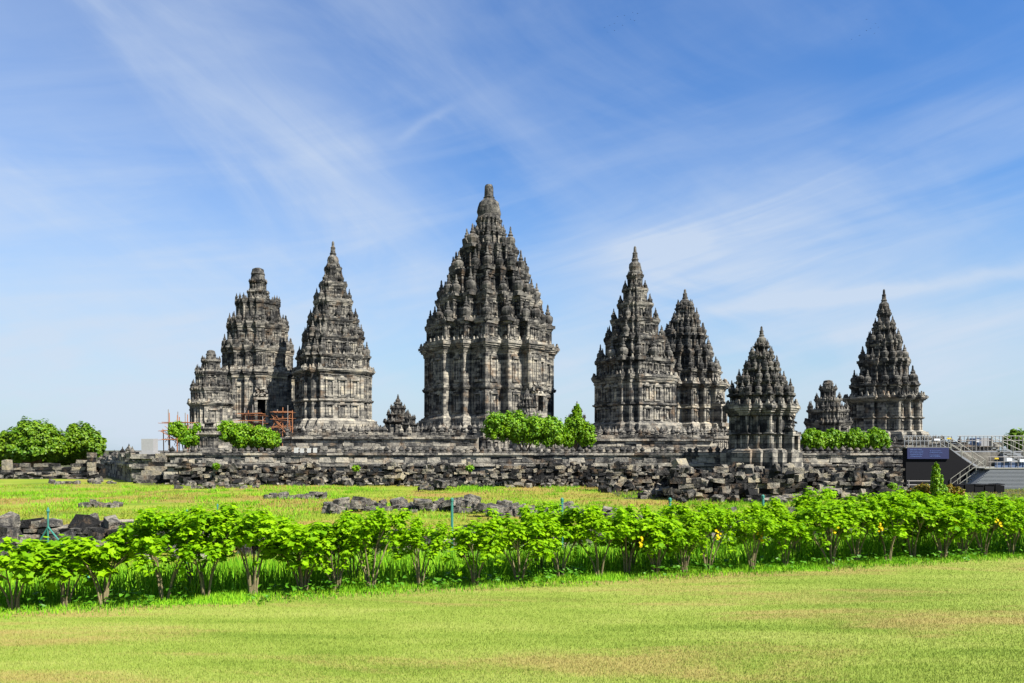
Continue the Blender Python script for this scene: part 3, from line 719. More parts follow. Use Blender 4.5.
# far-left low ruined wall beneath the trees
random.seed(37)
YF = 92
W2 = empty('low_ruined_wall', (PX(50, YF), YF, GZ), 0, 'low broken stone wall with stub pillars below the round trees', 'wall'); c2 = (-W2.location.x, -YF, -GZ)
mb = MB(); topf = lambda u: GZ + 1.7 + .35 * math.sin(u * 23) + .25 * math.sin(u * 61 + 1)
masonry(mb, (PX(-30, YF), YF), (PX(100, YF), YF), GZ - .1, 1.0, 1.1, .36, .12, .03, topf, .8, 0, .06)
masonry(mb, (PX(-30, YF), YF - 1.5), (PX(102, YF), YF - 1.5), GZ - .1, GZ + .8, .9, .3, .25, .25, None, .8, 0, .25)
slab(mb, (PX(-30, YF), YF), (PX(100, YF), YF), -.5, -1.4, GZ - .2, GZ + 1.2); mb.build('masonry', M['rubble'], W2, c2)
for px_, wd, yt in ((11, 3.2, 461), (95, 2.6, 457)):
    mb = MB(); x = PX(px_, YF)
    z = GZ
    while z < PZ(yt, YF): h = random.uniform(.4, .6); w = wd * YF / F * random.uniform(.85, 1.1); mb.box(x - w, x + w, YF - 1.2, YF - .2, z, z + h, .04); z += h
    mb.build('pillar_stub', M['rubble'], W2, c2)

# lower ruined masonry in front of the terrace wall
def ruin(name, label, segs, seed, mat='rubble', bl=.55, bh=.27, jit=.17, rot=.10, amp=.42, scatter=8.0):
    """segs: list of (x0,y0,x1,y1,ztop)"""
    random.seed(seed); r = empty(name, (segs[0][0], segs[0][1], GZ), 0, label, 'wall'); c = (-segs[0][0], -segs[0][1], -GZ)
    mb = MB(); core = MB()
    for (x0, y0, x1, y1, zt) in segs:
        ph = random.random() * 9; L = math.hypot(x1 - x0, y1 - y0)
        tf = lambda u, ph=ph, zt=zt, L=L: zt - .18 + amp * noise.noise(Vector((u * L * .45 + ph, 0, seed))) * 1.6 - (amp * .5 if noise.noise(Vector((u * L * .9, ph, 2))) > .25 else 0)
        g = ground_z((x0 + x1) / 2, (y0 + y1) / 2)
        masonry(mb, (x0, y0), (x1, y1), g - .15, zt + amp, bl, bh, jit, .06, tf, .75, .05, rot)
        slab(core, (x0, y0), (x1, y1), -.45, -.9, g - .2, zt - amp * 1.2)
        t = Vector((x1 - x0, y1 - y0)).normalized(); nn = Vector((t.y, -t.x))
        for q in range(int(L * scatter)):     # tumbled blocks leaning on the foot and the top
            u = random.random(); topq = random.random() < .4; p = Vector((x0, y0)) + t * u * L
            if topq: p = p - nn * random.uniform(.2, 1.2); z = tf(u) + .08
            else: w_ = random.uniform(0, 1) ** 1.6; p = p + nn * (w_ * 2.6 - .1); z = g + random.uniform(0, .75) * (1 - w_) + .08
            m = Matrix.Translation((p.x, p.y, z)) @ Matrix.Rotation(random.uniform(0, 3), 4, 'Z') @ Matrix.Rotation(random.uniform(-.6, .6), 4, 'X')
            q_ = random.uniform(.5, 1.25) ** 1.5; mb.mbox(m, random.uniform(.15, .4) * q_, random.uniform(.12, .3) * q_, random.uniform(.1, .22) * q_, .06 * q_)
    mb.build('masonry', M[mat], r, c); core.build('core', M['core'], r, c)
def sg(px0, px1, Y0, Y1, yt): return (PX(px0, Y0), Y0, PX(px1, Y1), Y1, PZ(yt, (Y0 + Y1) / 2))
ruin('ruined_wall', 'broken lower wall of jumbled blocks below the bushes and turret', [sg(176, 210, 73.5, 73.5, 461), sg(210, 240, 72, 72, 466), sg(240, 318, 73.5, 73.5, 467)], 41)
ruin('ruined_wall', 'low stacked block wall with dark gap below the left spired temple', [sg(345, 400, 72.5, 72.5, 467), sg(318, 345, 75, 75, 470), sg(400, 470, 73, 73, 465)], 42)
ruin('ruined_wall', 'crumbling black stained wall below the middle bushes', [sg(470, 505, 74, 74, 470), sg(505, 600, 72, 72, 465), sg(478, 492, 70.5, 70.5, 474)], 43)
ruin('ruined_wall', 'heaped stone wall with deep shadowed recess beside the grass', [sg(600, 674, 63, 63, 466), (PX(672, 63), 63, PX(672, 52), 52.2, PZ(470, 57))], 44, amp=.5)
ruin('ruined_wall', 'tall heap of light broken blocks below the dark corner temple', [sg(672, 802, 52, 52, 474), sg(680, 800, 56, 56, 466)], 45, amp=.45, bl=.7, bh=.34, rot=.16, jit=.22)
ruin('ruined_wall', 'jumbled dark stone wall between corner temple and black stand', [sg(802, 828, 58, 58, 474), sg(828, 905, 53, 53, 474), sg(800, 905, 64, 64, 467)], 46, amp=.45, rot=.12)
ruin('ruined_wall', 'low ruined footing behind the nearest shrubs on the left', [(-20.5, 26.5, -12.4, 26, -.55), (-12.4, 26, -9, 26.5, -.8)], 47, 'loose', .42, .24, .14, .2, .3, 6)
ruin('ruined_wall', 'low stone footing glimpsed between the stems of the middle shrubs', [(-8.5, 25, -1, 24.5, -.75), (-1, 24.6, 7, 24, -.7)], 48, 'loose', .5, .24, .12, .1, .25, 2.5)
ruin('ruined_wall', 'low stone footing glimpsed between the stems of the shrubs at the far end', [(7, 24.2, 20, 27, -.6)], 49, 'loose', .5, .24, .12, .1, .3, 2.5)

# loose blocks: every stone its own object
random.seed(51)
def block_mesh():
    mb = MB(); a, b, c = random.uniform(.28, .5), random.uniform(.2, .34), random.uniform(.14, .26)
    # chamfered worn block: 3 stacked jittered rings
    rings = []
    for z, k in ((-c, .94), (-c * .85, 1), (c * .8, .98), (c, .88)):
        rings.append([(x * a * k + random.uniform(-.04, .04), y * b * k + random.uniform(-.03, .03), z + random.uniform(-.03, .03)) for x, y in ((1, -.88), (1, .88), (.9, 1), (-.9, 1), (-1, .88), (-1, -.88), (-.9, -1), (.9, -1))])
    mb.loft(rings); return mb.mesh('stone_block_mesh', M['loose'])
BL = [block_mesh() for _ in range(12)]
def loose(n, pts, label, group, spread=.5, smin=.6, smax=1.25, stack=.25):
    seg = [(Vector(pts[i]), Vector(pts[i + 1])) for i in range(len(pts) - 1)]; tot = sum((b - a).length for a, b in seg)
    for i in range(n):
        d = random.uniform(0, tot)
        for a, b in seg:
            if d <= (b - a).length: p = a + (b - a) * (d / (b - a).length); break
            d -= (b - a).length
        x, y = p.x + random.gauss(0, spread), p.y + random.gauss(0, spread * .7); s = random.uniform(smin, smax) * .68
        o = link('stone_block', random.choice(BL), None, (x, y, float(ground_z(x, y)) + .12 * s + (random.uniform(.2, .4) * s if random.random() < stack else 0)))
        o.scale = (s, s, s * random.uniform(.8, 1.2)); o.rotation_euler = (random.uniform(-.3, .3), random.uniform(-.3, .3), random.uniform(0, 6)); tag(o, label, 'stone block', group)
def gp(px, py): D = (CZ - GZ) * F / (py - HY); return (PX(px, D), D)
loose(44, [gp(266, 499), gp(300, 499), gp(330, 498)], 'worn grey block in the low broken row on the grass', 'blocks in the low broken row', .25, .6, 1.1, .2)
loose(90, [gp(338, 512), gp(400, 510), gp(470, 511), gp(510, 515)], 'dark weathered block in the heap behind the middle of the hedge', 'blocks heaped behind the hedge', 1.6, .6, 1.6, .4)
loose(66, [gp(490, 517), gp(560, 514), gp(640, 520)], 'blackened block in the row sloping down towards the hedge', 'blocks in the sloping row', .35, .8, 1.4, .4)
loose(10, [gp(88, 507), gp(112, 507)], 'grey block half sunk in the grass above the ruined footing', 'blocks sunk in the grass', .3, .8, 1.2, .1)
loose(20, [gp(0, 530), gp(110, 530), gp(200, 530)], 'large dark block lying along the ruined footing', 'blocks along the ruined footing', .5, .8, 1.6, .3)
loose(16, [gp(420, 492), gp(445, 490)], 'grey block leaning in the grass below the terrace wall', 'blocks below the terrace wall', .5, .9, 1.8, .4)
loose(14, [gp(180, 489), gp(250, 489)], 'block fallen at the foot of the wall below the turret', 'blocks fallen below the turret', .6, .8, 1.5, .2)
loose(16, [gp(640, 517), gp(780, 512), gp(900, 508)], 'brown block lying just behind the hedge before the heaped wall', 'blocks before the heaped wall', .8, .8, 1.4, .3)
loose(14, [gp(40, 486), gp(130, 485)], 'grey block scattered on the grass below the round trees', 'blocks below the round trees', .8, .8, 1.3, .1)

# ------------------------------------------------------------------ vegetation
def lobed(mb, c, nrm, size, lobes=5):
    """one palmate leaf as a small fan, gently cupped"""
    n = nrm.normalized(); a = n.cross(Vector((random.random(), random.random(), .3))).normalized(); b = n.cross(a); i0 = len(mb.v)
    mb.v.append(tuple(c - n * size * .15)); k = lobes * 2
    for i in range(k):
        t = 2 * math.pi * i / k; r = size * (1.0 if i % 2 == 0 else .62); mb.v.append(tuple(c + a * math.cos(t) * r + b * math.sin(t) * r))
    for i in range(k): mb.f.append((i0, i0 + 1 + i, i0 + 1 + (i + 1) % k))
def shrub_source(seed, h=1.0, nleaf=430, nstem=7, w=.42, leafsize=.040):
    random.seed(seed); r = empty('hedge_shrub', (0, 0, 0)); st = MB(); lf = MB(); tips = []
    for i in range(nstem):
        a = 2 * math.pi * i / nstem + random.uniform(-.3, .3); rad = random.uniform(.10, .26) * w / .42; hh = h * random.uniform(.58, .76)
        p0 = Vector((math.cos(a) * .03, math.sin(a) * .03, 0)); p1 = Vector((math.cos(a) * rad * .35, math.sin(a) * rad * .35, hh * .35)); p2 = Vector((math.cos(a) * rad * .8 + random.uniform(-.03, .03), math.sin(a) * rad * .8, hh * .7)); p3 = Vector((math.cos(a) * rad * 1.25, math.sin(a) * rad * 1.25, hh))
        st.tube([p0, p1, p2, p3], [.013, .010, .008, .005], 5); tips.append(p3)
        for q in range(2):
            a2 = a + random.uniform(-1, 1); p4 = p2 + Vector((math.cos(a2) * .16, math.sin(a2) * .16, h * random.uniform(.12, .26))); st.tube([p2, p4], [.008, .004], 4); tips.append(p4)
    # clumps of leaves round the twig ends
    cl = [t + Vector((random.uniform(-.07, .07), random.uniform(-.07, .07), random.uniform(.0, .12))) for t in tips]
    for i in range(20): a = random.uniform(0, 6.3); rr = w * math.sqrt(random.random()) * .9; cl.append(Vector((math.cos(a) * rr, math.sin(a) * rr, h * (random.uniform(.56, .95) if i % 4 else random.uniform(.34, .58)))))
    for i in range(nleaf):
        c = random.choice(cl); d = Vector((random.gauss(0, 1), random.gauss(0, 1), random.gauss(0, .8))).normalized(); p = c + d * random.uniform(.02, .12)
        if p.z > h * 1.03: p.z = h - random.uniform(0, .08)
        if p.z < h * .42 and random.random() < .8: p.z += h * .25
        nrm = (d * .6 + Vector((0, 0, .9)) + Vector((random.uniform(-.4, .4), random.uniform(-.4, .4), 0)))
        lobed(lf, p, nrm, leafsize * random.uniform(.6, 1.25))
    st.build('stem', M['stem'], r); lf.build('foliage', M['hedgeleaf'], r); return r
SRC = [shrub_source(60 + i, (1.0, .92, 1.08, .85, 1.02, .97, 1.1, .9, 1.0)[i], (2100, 1700, 2300, 1550, 2000, 1850, 2200, 1900, 1500)[i], 5 + i % 4, (.52, .44, .54, .44, .48, .52, .46, .50, .43)[i], (.033, .037, .030, .040, .032, .035, .033, .030, .038)[i]) for i in range(9)]
SMALL = [shrub_source(70 + i, .78, 620, 5, .36, .05) for i in range(3)]
random.seed(80); used = set()
def hs(x): return float(np.interp(x, [-6, -4, -1.5, 0.3, 3.2, 5, 7, 10], [1.0, 1.03, .99, .94, .92, .96, 1.0, 1.02]))
def place(src, x, y, s, label, group, rz=None):
    o = src if src.name not in used else copy_tree(src)
    used.add(src.name)
    o.location = (x, y, float(ground_z(x, y)) - .02); o.rotation_euler = (random.uniform(-.05, .05), random.uniform(-.05, .05), random.uniform(0, 6.28)); o.scale = (s * random.uniform(.95, 1.08), s * random.uniform(.95, 1.08), s)
    tag(o, label, 'shrub', group); return o
G1 = 'shrubs of the hedge behind the lawn'
for i, x in enumerate([-5.75, -5.28, -4.85, -4.45]):
    y = hedge_y(x) + .18 + random.uniform(-.05, .05)
    place(SMALL[i % 3], x, y, random.uniform(.92, 1.05), 'low sparse shrub, %s from the near left end of the hedge' % ORD[i], G1)
    for q in range(0): pass
xs = []; x = -3.92
while x < 9.4: xs.append(x); x += random.choice((.40, .46, .52, .58, .66)) * random.uniform(.93, 1.07)
for i, x in enumerate(xs):
    y = hedge_y(x) + .24 + random.uniform(-.14, .16); h_ = hs(x)
    place(SRC[(i * 4) % 9], x, y, h_ * (1.06, .97, 1.04, .84, 1.05, .92, 1.07, 1.0, .88)[(i * 2) % 9] * random.uniform(.96, 1.03), 'tall leafy shrub, %s after the low ones in the front row of the hedge' % ORD[i], G1)
for i, x in enumerate(xs[1::1]):
    x += random.uniform(-.1, .1) - .28; y = hedge_y(x) + .85 + random.uniform(-.1, .15)
    if i % 9 == 1 or i % 9 == 5 or (x < 0.5 and i % 4) or (x >= .5 and i % 3 == 0): continue
    place(SRC[(i * 5 + 2) % 9], x, y, hs(x) * random.uniform(.90, 1.02), 'leafy shrub in the back row of the hedge, %s from its left end' % ORD[min(31, i)], G1)
for i, x in enumerate([3.2 + 1.0 * j for j in range(9)]):
    y = hedge_y(x) + 1.6 + random.uniform(-.2, .2)
    place(SRC[(i * 7 + 1) % 9], x, y, hs(x) * random.uniform(.98, 1.05), 'taller shrub in the rearmost row of the hedge, %s from its left end' % ORD[i], G1)
# clusters of yellow leaves are parts of shrubs: attach to the nearest front shrub
def yellow(px, py, D):
    mb = MB(); x, z = PX(px, D), PZ(py, D)
    for q in range(6): lobed(mb, Vector((x + random.uniform(-.04, .04) + q * .006, D - .32, z - q * .022 + .08)), Vector((random.uniform(-.5, .5), -1, .6)), random.uniform(.016, .028))
    o = mb.build('yellow_leaves', M['yleaf']); best = min((ob for ob in COL.objects if ob.name.startswith('hedge_shrub')), key=lambda ob: (ob.location - Vector((x, D, 0))).length)
    bpy.context.view_layer.update(); o.parent = best; o.matrix_parent_inverse = best.matrix_world.inverted()
for px_, py_ in ((637, 541), (712, 534), (753, 536), (826, 528), (869, 527), (942, 522), (985, 522)):
    xx = (px_ - 512) / F; Dd = (8.3 + 5.3 / 3 + .2) / (1 - xx / 3); yellow(px_, py_, Dd)
# ground weeds under the hedge
def weeds(n, seed):
    random.seed(seed); mb = MB()
    for i in range(n):
        x = random.uniform(-8, 10.5); y = hedge_y(x) + random.gauss(.15, .22)
        if noise.noise(Vector((x * 1.1, 3, 5))) < random.uniform(-.5, .3): continue
        for q in range(3): lobed(mb, Vector((x + random.gauss(0, .04), y + random.gauss(0, .04), random.uniform(.03, .16))), Vector((random.gauss(0, .4), random.gauss(0, .4), 1)), random.uniform(.018, .04), 3)
    tag(mb.build('ground_cover', M['weedleaf']), 'small leafy weeds growing under the hedge', 'weeds', kind='stuff')
weeds(1100, 81)

def crown_mb(blobs, n, size, seed, dens=1.0):
    """leaf clumps: n leaves spread over the shells of many sub-clumps inside each blob (cx,cy,cz,rx,ry,rz)"""
    n = int(n * 2.6); size *= .62
    random.seed(seed); mb = MB(); subs_ = []; wts = []
    for (cx, cy, cz, rx, ry, rz) in blobs:
        for i in range(int(60 * dens)):
            d = Vector((random.gauss(0, 1), random.gauss(0, 1), random.gauss(0, 1))).normalized() * random.uniform(.30, 1.0)
            r = random.uniform(.13, .30); subs_.append((cx + d.x * rx, cy + d.y * ry, cz + d.z * rz, r * rx, r * ry, r * rz)); wts.append(rx * rz)
    for i in range(n):
        s = random.choices(subs_, wts)[0] if i % 50 == 0 or True and random.random() < 0 else subs_[int(random.random() * len(subs_))]
        d = Vector((random.gauss(0, 1), random.gauss(0, 1), random.gauss(0, 1))).normalized(); k = random.uniform(.35, 1.2) ** .7
        if random.random() < .25:
            s = random.choice(blobs); k = random.uniform(.55, .95) + .45 * noise.noise(Vector((d.x * 2.2 + s[0], d.y * 2.2, d.z * 2.2)))
        p = Vector((s[0] + d.x * s[3] * k, s[1] + d.y * s[4] * k, s[2] + d.z * s[5] * k))
        nrm = d + Vector((random.uniform(-.6, .6), random.uniform(-.6, .6), random.uniform(-.1, .9))); lobed(mb, p, nrm, size * random.uniform(.6, 1.3), 3)
    return mb
def plant(name, label, cat, px, D, zb, blobs_px, n, size, mat, seed, trunk=.15, depth=1.0, group=None):
    """blobs_px: (px, py, half width px, half height px)"""
    x0 = PX(px, D); T = empty(name, (x0, D, zb), 0, label, cat, group); m = D / F
    bl = [(PX(bx, D) - x0, random.uniform(-.3, .3) * hw * m, PZ(by + (1.5 if hh > 7 else 0), D) - zb, hw * m * 1.05, hw * m * depth, hh * m * 1.08) for bx, by, hw, hh in blobs_px]
    mb = crown_mb(bl, n, size, seed); mb.build('crown', M[mat], T)
    tb = MB(); cz = sum(b[2] for b in bl) / len(bl)
    for b in bl:
        k = Vector((b[0], b[1], b[2])); f = Vector((b[0] * .25, b[1] * .25, cz * .4))
        tb.tube([Vector((0, 0, -.2)), f, (f + k) / 2 + Vector((random.uniform(-.2, .2), 0, .1)), k], [trunk, trunk * .8, trunk * .5, trunk * .25], 7)
        for q in range(4): tb.tube([(f + k) / 2, k + Vector((random.uniform(-.8, .8) * b[3], random.uniform(-.5, .5) * b[4], random.uniform(-.2, .7) * b[5]))], [trunk * .4, trunk * .1], 5)
    tb.build('trunk', M['bark'], T); return T
plant('round_tree', 'large round crowned green tree at the left edge behind the low wall', 'tree', 34, 118, GZ, [(36, 434, 20, 16), (17, 444, 17, 13), (50, 443, 15, 14), (3, 446, 12, 10), (33, 448, 22, 11)], 30000, .34, 'treeleaf', 91, .5)
plant('round_tree', 'smaller rounded tree right beside the large one left of the terrace', 'tree', 86, 124, GZ, [(83, 437, 15, 14), (92, 444, 12, 13), (75, 445, 12, 11)], 15000, .34, 'treeleaf', 92, .4)
plant('round_tree', 'dark low tree shaded under the large crown at the left edge', 'tree', 2, 126, GZ, [(0, 457, 12, 8), (16, 459, 12, 6), (40, 458, 16, 6), (66, 458, 14, 6), (88, 457, 9, 5)], 12000, .34, 'treeleaf', 93, .3)
plant('terrace_bush', 'thin bright green bush in front of the scaffolding', 'bush', 184, 83, COURT_Z, [(176, 428, 9, 8), (190, 436, 10, 9), (198, 433, 6, 10)], 3600, .17, 'bushleaf', 94, .07)
plant('terrace_bush', 'wide bright green bush below the flat topped temple', 'bush', 248, 83, COURT_Z, [(228, 430, 12, 11), (243, 434, 12, 12), (258, 435, 13, 11), (271, 438, 9, 8)], 9500, .17, 'bushleaf', 95, .08)
plant('terrace_bush', 'big spreading green bush in front of the tallest temple', 'bush', 525, 84, COURT_Z, [(497, 424, 14, 13), (514, 425, 15, 15), (534, 428, 16, 15), (552, 430, 14, 13)], 15000, .18, 'bushleaf', 96, .1)
plant('terrace_bush', 'green bush with pointed top right of the tallest temple', 'bush', 575, 85, COURT_Z, [(575, 424, 9, 13), (577, 412, 4, 8), (569, 434, 10, 11), (586, 433, 9, 12)], 6500, .18, 'bushleaf', 97, .09)
for i, (px_, lab) in enumerate(((813, 'low rounded bush nearest the corner temple on the terrace'), (834, 'low rounded bush second from the corner temple'), (855, 'low rounded bush third from the corner temple'), (877, 'low rounded bush below the pointed temple at the far end'))):
    plant('terrace_bush', lab, 'bush', px_, 82, COURT_Z, [(px_ - 4, 438, 9, 9), (px_ + 5, 439, 8, 9), (px_, 436 - (i == 3) * 1, 8, 8)], 4200, .17, 'bushleaf', 100 + i, .07, group='row of bushes on the terrace')
plant('round_tree', 'green tree cut off by the right edge behind the steel stairs', 'tree', 1022, 110, GZ, [(1020, 440, 12, 11), (1034, 442, 13, 13)], 8000, .28, 'treeleaf', 106, .3)
# pointed shrub with reddish tips before the black stand
Dp = 44
plant('pointed_shrub', 'tall tapering green shrub with orange tips before the black stand', 'shrub', 937, Dp, GZ, [(936, 470, 3.5, 8), (937, 480, 5.5, 9), (939, 490, 8, 9)], 3000, .09, 'bushleaf', 107, .04)
plant('reddish_shrub', 'low shrub of mixed green and orange leaves left of the tapering one', 'shrub', 925, 45, GZ, [(922, 489, 8, 6), (914, 493, 7, 5), (930, 492, 7, 6)], 1600, .09, 'redleaf', 108, .03)
plant('reddish_shrub', 'low shrub of mixed green and orange leaves right of the tapering one', 'shrub', 950, 45, GZ, [(948, 491, 7, 6), (957, 492, 6, 5)], 1200, .09, 'redleaf', 109, .03)
for i, (px_, py_, lab) in enumerate(((356, 468, 'small green weed growing on the stacked block wall'), (470, 468, 'small green weed rooted in the wall below the tallest temple'), (216, 466, 'small green weed rooted below the stone turret'), (893, 486, 'pale green weed on the rubble left of the black stand'), (438, 489, 'weed growing among the leaning blocks below the wall'))):
    D = 71.5 if py_ < 480 else (52 if px_ > 800 else 66)
    plant('wall_weed', lab, 'weed', px_, D, PZ(py_ + 5, D), [(px_, py_, 4, 3)], 350, .12, 'bushleaf', 120 + i, .02)

# ------------------------------------------------------------------ scaffolding
random.seed(130)
def scaffold(label, px0, px1, D, ybot, tops, levels, depth=3.0, mat='orange', tangled=0):
    T = empty('scaffolding', (PX((px0 + px1) / 2, D), D, COURT_Z), 0, label, 'scaffolding'); off = (-T.location.x, -D, -COURT_Z); zb = COURT_Z
    for i, (px_, yt) in enumerate(tops):
        mb = MB(); x = PX(px_, D); yy = D + random.uniform(0, depth); mb.tube([(x, yy, zb), (x + random.uniform(-.1, .1), yy, PZ(yt, D))], .06, 5); mb.build('upright', M['grey_pole' if i % 2 else mat], T, off)
    for ly in levels:
        for yy in (D, D + depth):
            mb = MB(); mb.tube([(PX(px0, D), yy, PZ(ly, D)), (PX(px1, D), yy, PZ(ly, D) + random.uniform(-.3, .3))], .03, 5); mb.build('ledger', M[mat], T, off)
        mb = MB(); mb.box(PX(px0, D) + .3, PX(px1, D) - .3, D + .3, D + depth - .3, PZ(ly, D) + .06, PZ(ly, D) + .14); mb.build('plank_deck', M['orange'], T, off)
    for i in range(tangled):
        xa, xb = PX(random.uniform(px0, px1), D), PX(random.uniform(px0, px1), D); mb = MB(); mb.tube([(xa, D + random.uniform(0, depth), PZ(random.uniform(levels[-1], ybot), D)), (xb, D + random.uniform(0, depth), PZ(random.uniform(levels[0], levels[-1]), D))], .035, 5); mb.build('brace', M[mat], T, off)
scaffold('bamboo scaffolding of bare poles beside the small worn temple', 158, 189, 96, 450, [(158, 430), (161, 416), (163, 412), (166, 409), (169, 416), (172, 411), (176, 415), (179, 412), (184, 414), (188, 424)], [423, 431, 440], 3.0, 'orange', 14)
scaffold('orange scaffolding in front of the dark doorway of the flat topped temple', 235, 262, 118, 436, [(236, 413), (241, 407), (246, 410), (249, 404), (254, 412), (260, 416)], [414, 421, 428], 3.0, 'orange', 22)
scaffold('orange and yellow scaffolding at the foot of the flat topped temple', 270, 292, 114, 436, [(271, 414), (276, 409), (281, 407), (287, 405), (291, 410)], [412, 419, 427], 2.0, 'orange', 26)

# ------------------------------------------------------------------ black clad stand, sign, stairs, platform at the right
DS = 70.0
def bxs(mb, px0, px1, y0, y1, dy0, dy1, D=DS, j=0.0):
    mb.box(PX(px0, D), PX(px1, D), D + dy0, D + dy1, PZ(y1, D), PZ(y0, D), j)
def ztop(py): return PZ(py, DS)
T = empty('viewing_stand', (PX(945, DS), DS, GZ), 0, 'black clad viewing stand at the right end of the wall', 'stand'); off = (-T.location.x, -DS, -GZ)
mb = MB()   # cladding as a solid with a sloping right side
pts = [(906, 448), (937, 448), (950, 449), (966, 461), (985, 474), (985, 487), (906, 487)]
b0 = len(mb.v)
for dy in (0, 0.6):
    for (a, b) in pts: mb.v.append((PX(a, DS), DS + dy, PZ(b, DS) if b < 487 else GZ - .1))
n = len(pts); mb.f.append(tuple(range(n))[::-1]); mb.f.append(tuple(range(n, 2 * n)))
for i in range(n): mb.f.append((i, (i + 1) % n, n + (i + 1) % n, n + i))
mb.build('cladding', M['blackcloth'], T, off)
mb = MB(); mb.box(PX(905, DS), PX(950, DS), DS - .12, DS + .9, ztop(448) + .004, ztop(447)); mb.build('deck', M['steel'], T, off)
mb = MB()
for px_ in range(905, 953, 4): mb.tube([(PX(px_, DS), DS + .1, ztop(447)), (PX(px_, DS), DS + .1, ztop(436))], .035, 5)
for yy in (436, 441): mb.tube([(PX(905, DS), DS + .1, ztop(yy)), (PX(952, DS), DS + .1, ztop(yy))], .03, 5)
mb.build('railing', M['greysteel'], T, off)
mb = MB(); bxs(mb, 934, 940, 438.6, 440.6, -.02, .04); mb.build('white_notice', M['whiteboard'], T, off)
mb = MB(); bxs(mb, 947, 951, 437.7, 439.2, -.02, .04); mb.build('yellow_tag', M['yellow'], T, off)
Sg = empty('blue_sign', (PX(928, DS), DS - .1, ztop(459)), 0, 'wide dark blue sign with two blocks of faint lettering on the black stand', 'sign'); o2 = (-Sg.location.x, -Sg.location.y, -Sg.location.z)
mb = MB(); bxs(mb, 906.5, 948, 447.5, 458.8, -.16, -.06); mb.build('panel', M['bluesign'], Sg, o2)
mb = MB(); random.seed(5)
for (xa, xb, rows) in ((908.5, 923, (449.2, 450.9, 452.6, 454.3, 456)), (928, 941, (450.6, 452.3, 454.8, 456.2))):
    for q, ry in enumerate(rows):
        x = xa + random.uniform(0, 1)
        end = xb - random.uniform(0, 4)
        while x < end:
            w = random.uniform(.35, .75); mb.box(PX(x, DS), PX(x + w, DS), DS - .175, DS - .158, PZ(ry + random.uniform(.6, .9), DS), PZ(ry, DS)); x += w + random.choice((.18, .18, .2, .55))
mb.build('lettering', M['signtext'], Sg, o2)
# stairs
def stair(name, label, px0, y0, px1, y1, D, dep, nst, mat_rail='steel'):
    """flight rising from (px1,y1) low to (px0,y0) high, or either way"""
    T = empty(name, (PX((px0 + px1) / 2, D), D, GZ), 0, label, 'stairs'); off = (-T.location.x, -D, -GZ)
    P0 = Vector((PX(px0, D), D, PZ(y0, D))); P1 = Vector((PX(px1, D), D, PZ(y1, D)))
    for i in range(nst + 1):
        p = P0.lerp(P1, i / nst); mb = MB(); w = abs(P1.x - P0.x) / nst * .75 + .08; mb.box(p.x - w / 2, p.x + w / 2, D, D + dep, p.z - .05, p.z); mb.build('tread', M['steel'], T, off)
    for yy in (D - .06, D + dep):
        mb = MB(); d = Vector((0, 0, .14)); q = [P0 - d, P1 - d, P1 + d * .4, P0 + d * .4]; b = len(mb.v)
        for e in (0, .05):
            for p in q: mb.v.append((p.x, yy + e, p.z))
        mb.f += [(0, 1, 2, 3), (7, 6, 5, 4)] + [(i, i + 4, (i + 1) % 4 + 4, (i + 1) % 4) for i in range(4)]
        mb.build('stringer', M['greysteel'], T, off)
        for hgt in (.5, 1.0):
            mb = MB(); mb.tube([P0 + Vector((0, yy - D, hgt)), P1 + Vector((0, yy - D, hgt))], .026, 6); mb.build('handrail', M[mat_rail], T, off)
        for i in range(4):
            p = P0.lerp(P1, i / 3); mb = MB(); mb.tube([p + Vector((0, yy - D, -.1)), p + Vector((0, yy - D, 1.0))], .035, 6); mb.build('post', M[mat_rail], T, off)
stair('steel_stairs', 'pale steel flight descending from the black stand to the landing', 950, 449, 983, 470, 70.8, 1.6, 11)
stair('steel_stairs', 'pale steel flight dropping forward from the landing beside the black cladding', 985, 471, 957, 491, 68.9, 1.0, 10)
stair('steel_stairs', 'steel flight at the right edge climbing to the upper deck', 1002, 447, 1034, 462, 74.0, 1.6, 9)
# grey platform
T = empty('raised_platform', (PX(1010, 68), 68, GZ), 0, 'grey slatted raised platform right of the steel stairs', 'platform'); off = (-T.location.x, -68, -GZ)
mb = MB(); D = 68.0
b = 0
pts = [(968, 491), (990, 469), (1050, 469), (1050, 491)]
for dy in (0, 6.0):
    for (a_, b_) in pts: mb.v.append((PX(a_, D), D + dy, PZ(b_, D)))
mb.f += [(3, 2, 1, 0), (4, 5, 6, 7)] + [(i, (i + 1) % 4, (i + 1) % 4 + 4, i + 4) for i in range(4)]
y_ = 470.0
while y_ < 490: x0_ = 990 - (y_ - 469); mb.box(PX(x0_, D), PX(1050, D), D - .06, D - .003, PZ(y_ + .7, D), PZ(y_, D)); y_ += 1.35
mb.build('slatted_side', M['greysteel'], T, off)
mb = MB(); mb.box(PX(984, D), PX(1050, D), D - .1, D + 6, PZ(469, D) + .003, PZ(468, D)); mb.build('deck', M['steel'], T, off)
mb = MB()
for px_ in range(990, 1050, 7): mb.tube([(PX(px_, D), D, PZ(468, D)), (PX(px_, D), D, PZ(457, D))], .035, 5)
for yy in (457, 462): mb.tube([(PX(988, D), D, PZ(yy, D)), (PX(1050, D), D, PZ(yy, D))], .03, 5)
mb.build('railing', M['grey_pole'], T, off)
mb = MB(); bxs(mb, 996, 1050, 462, 467.5, .1, .2, D); mb.build('blue_board', M['blueboard'], T, off)
mb = MB(); bxs(mb, 1006, 1011.5, 458, 461.2, -.1, -.03, D); bxs(mb, 1019, 1024, 459, 462, -.1, -.03, D); mb.build('white_notice', M['whiteboard'], T, off)
mb = MB(); bxs(mb, 994, 998, 457.7, 459.2, -.1, -.03, D); mb.build('yellow_tag', M['yellow'], T, off)
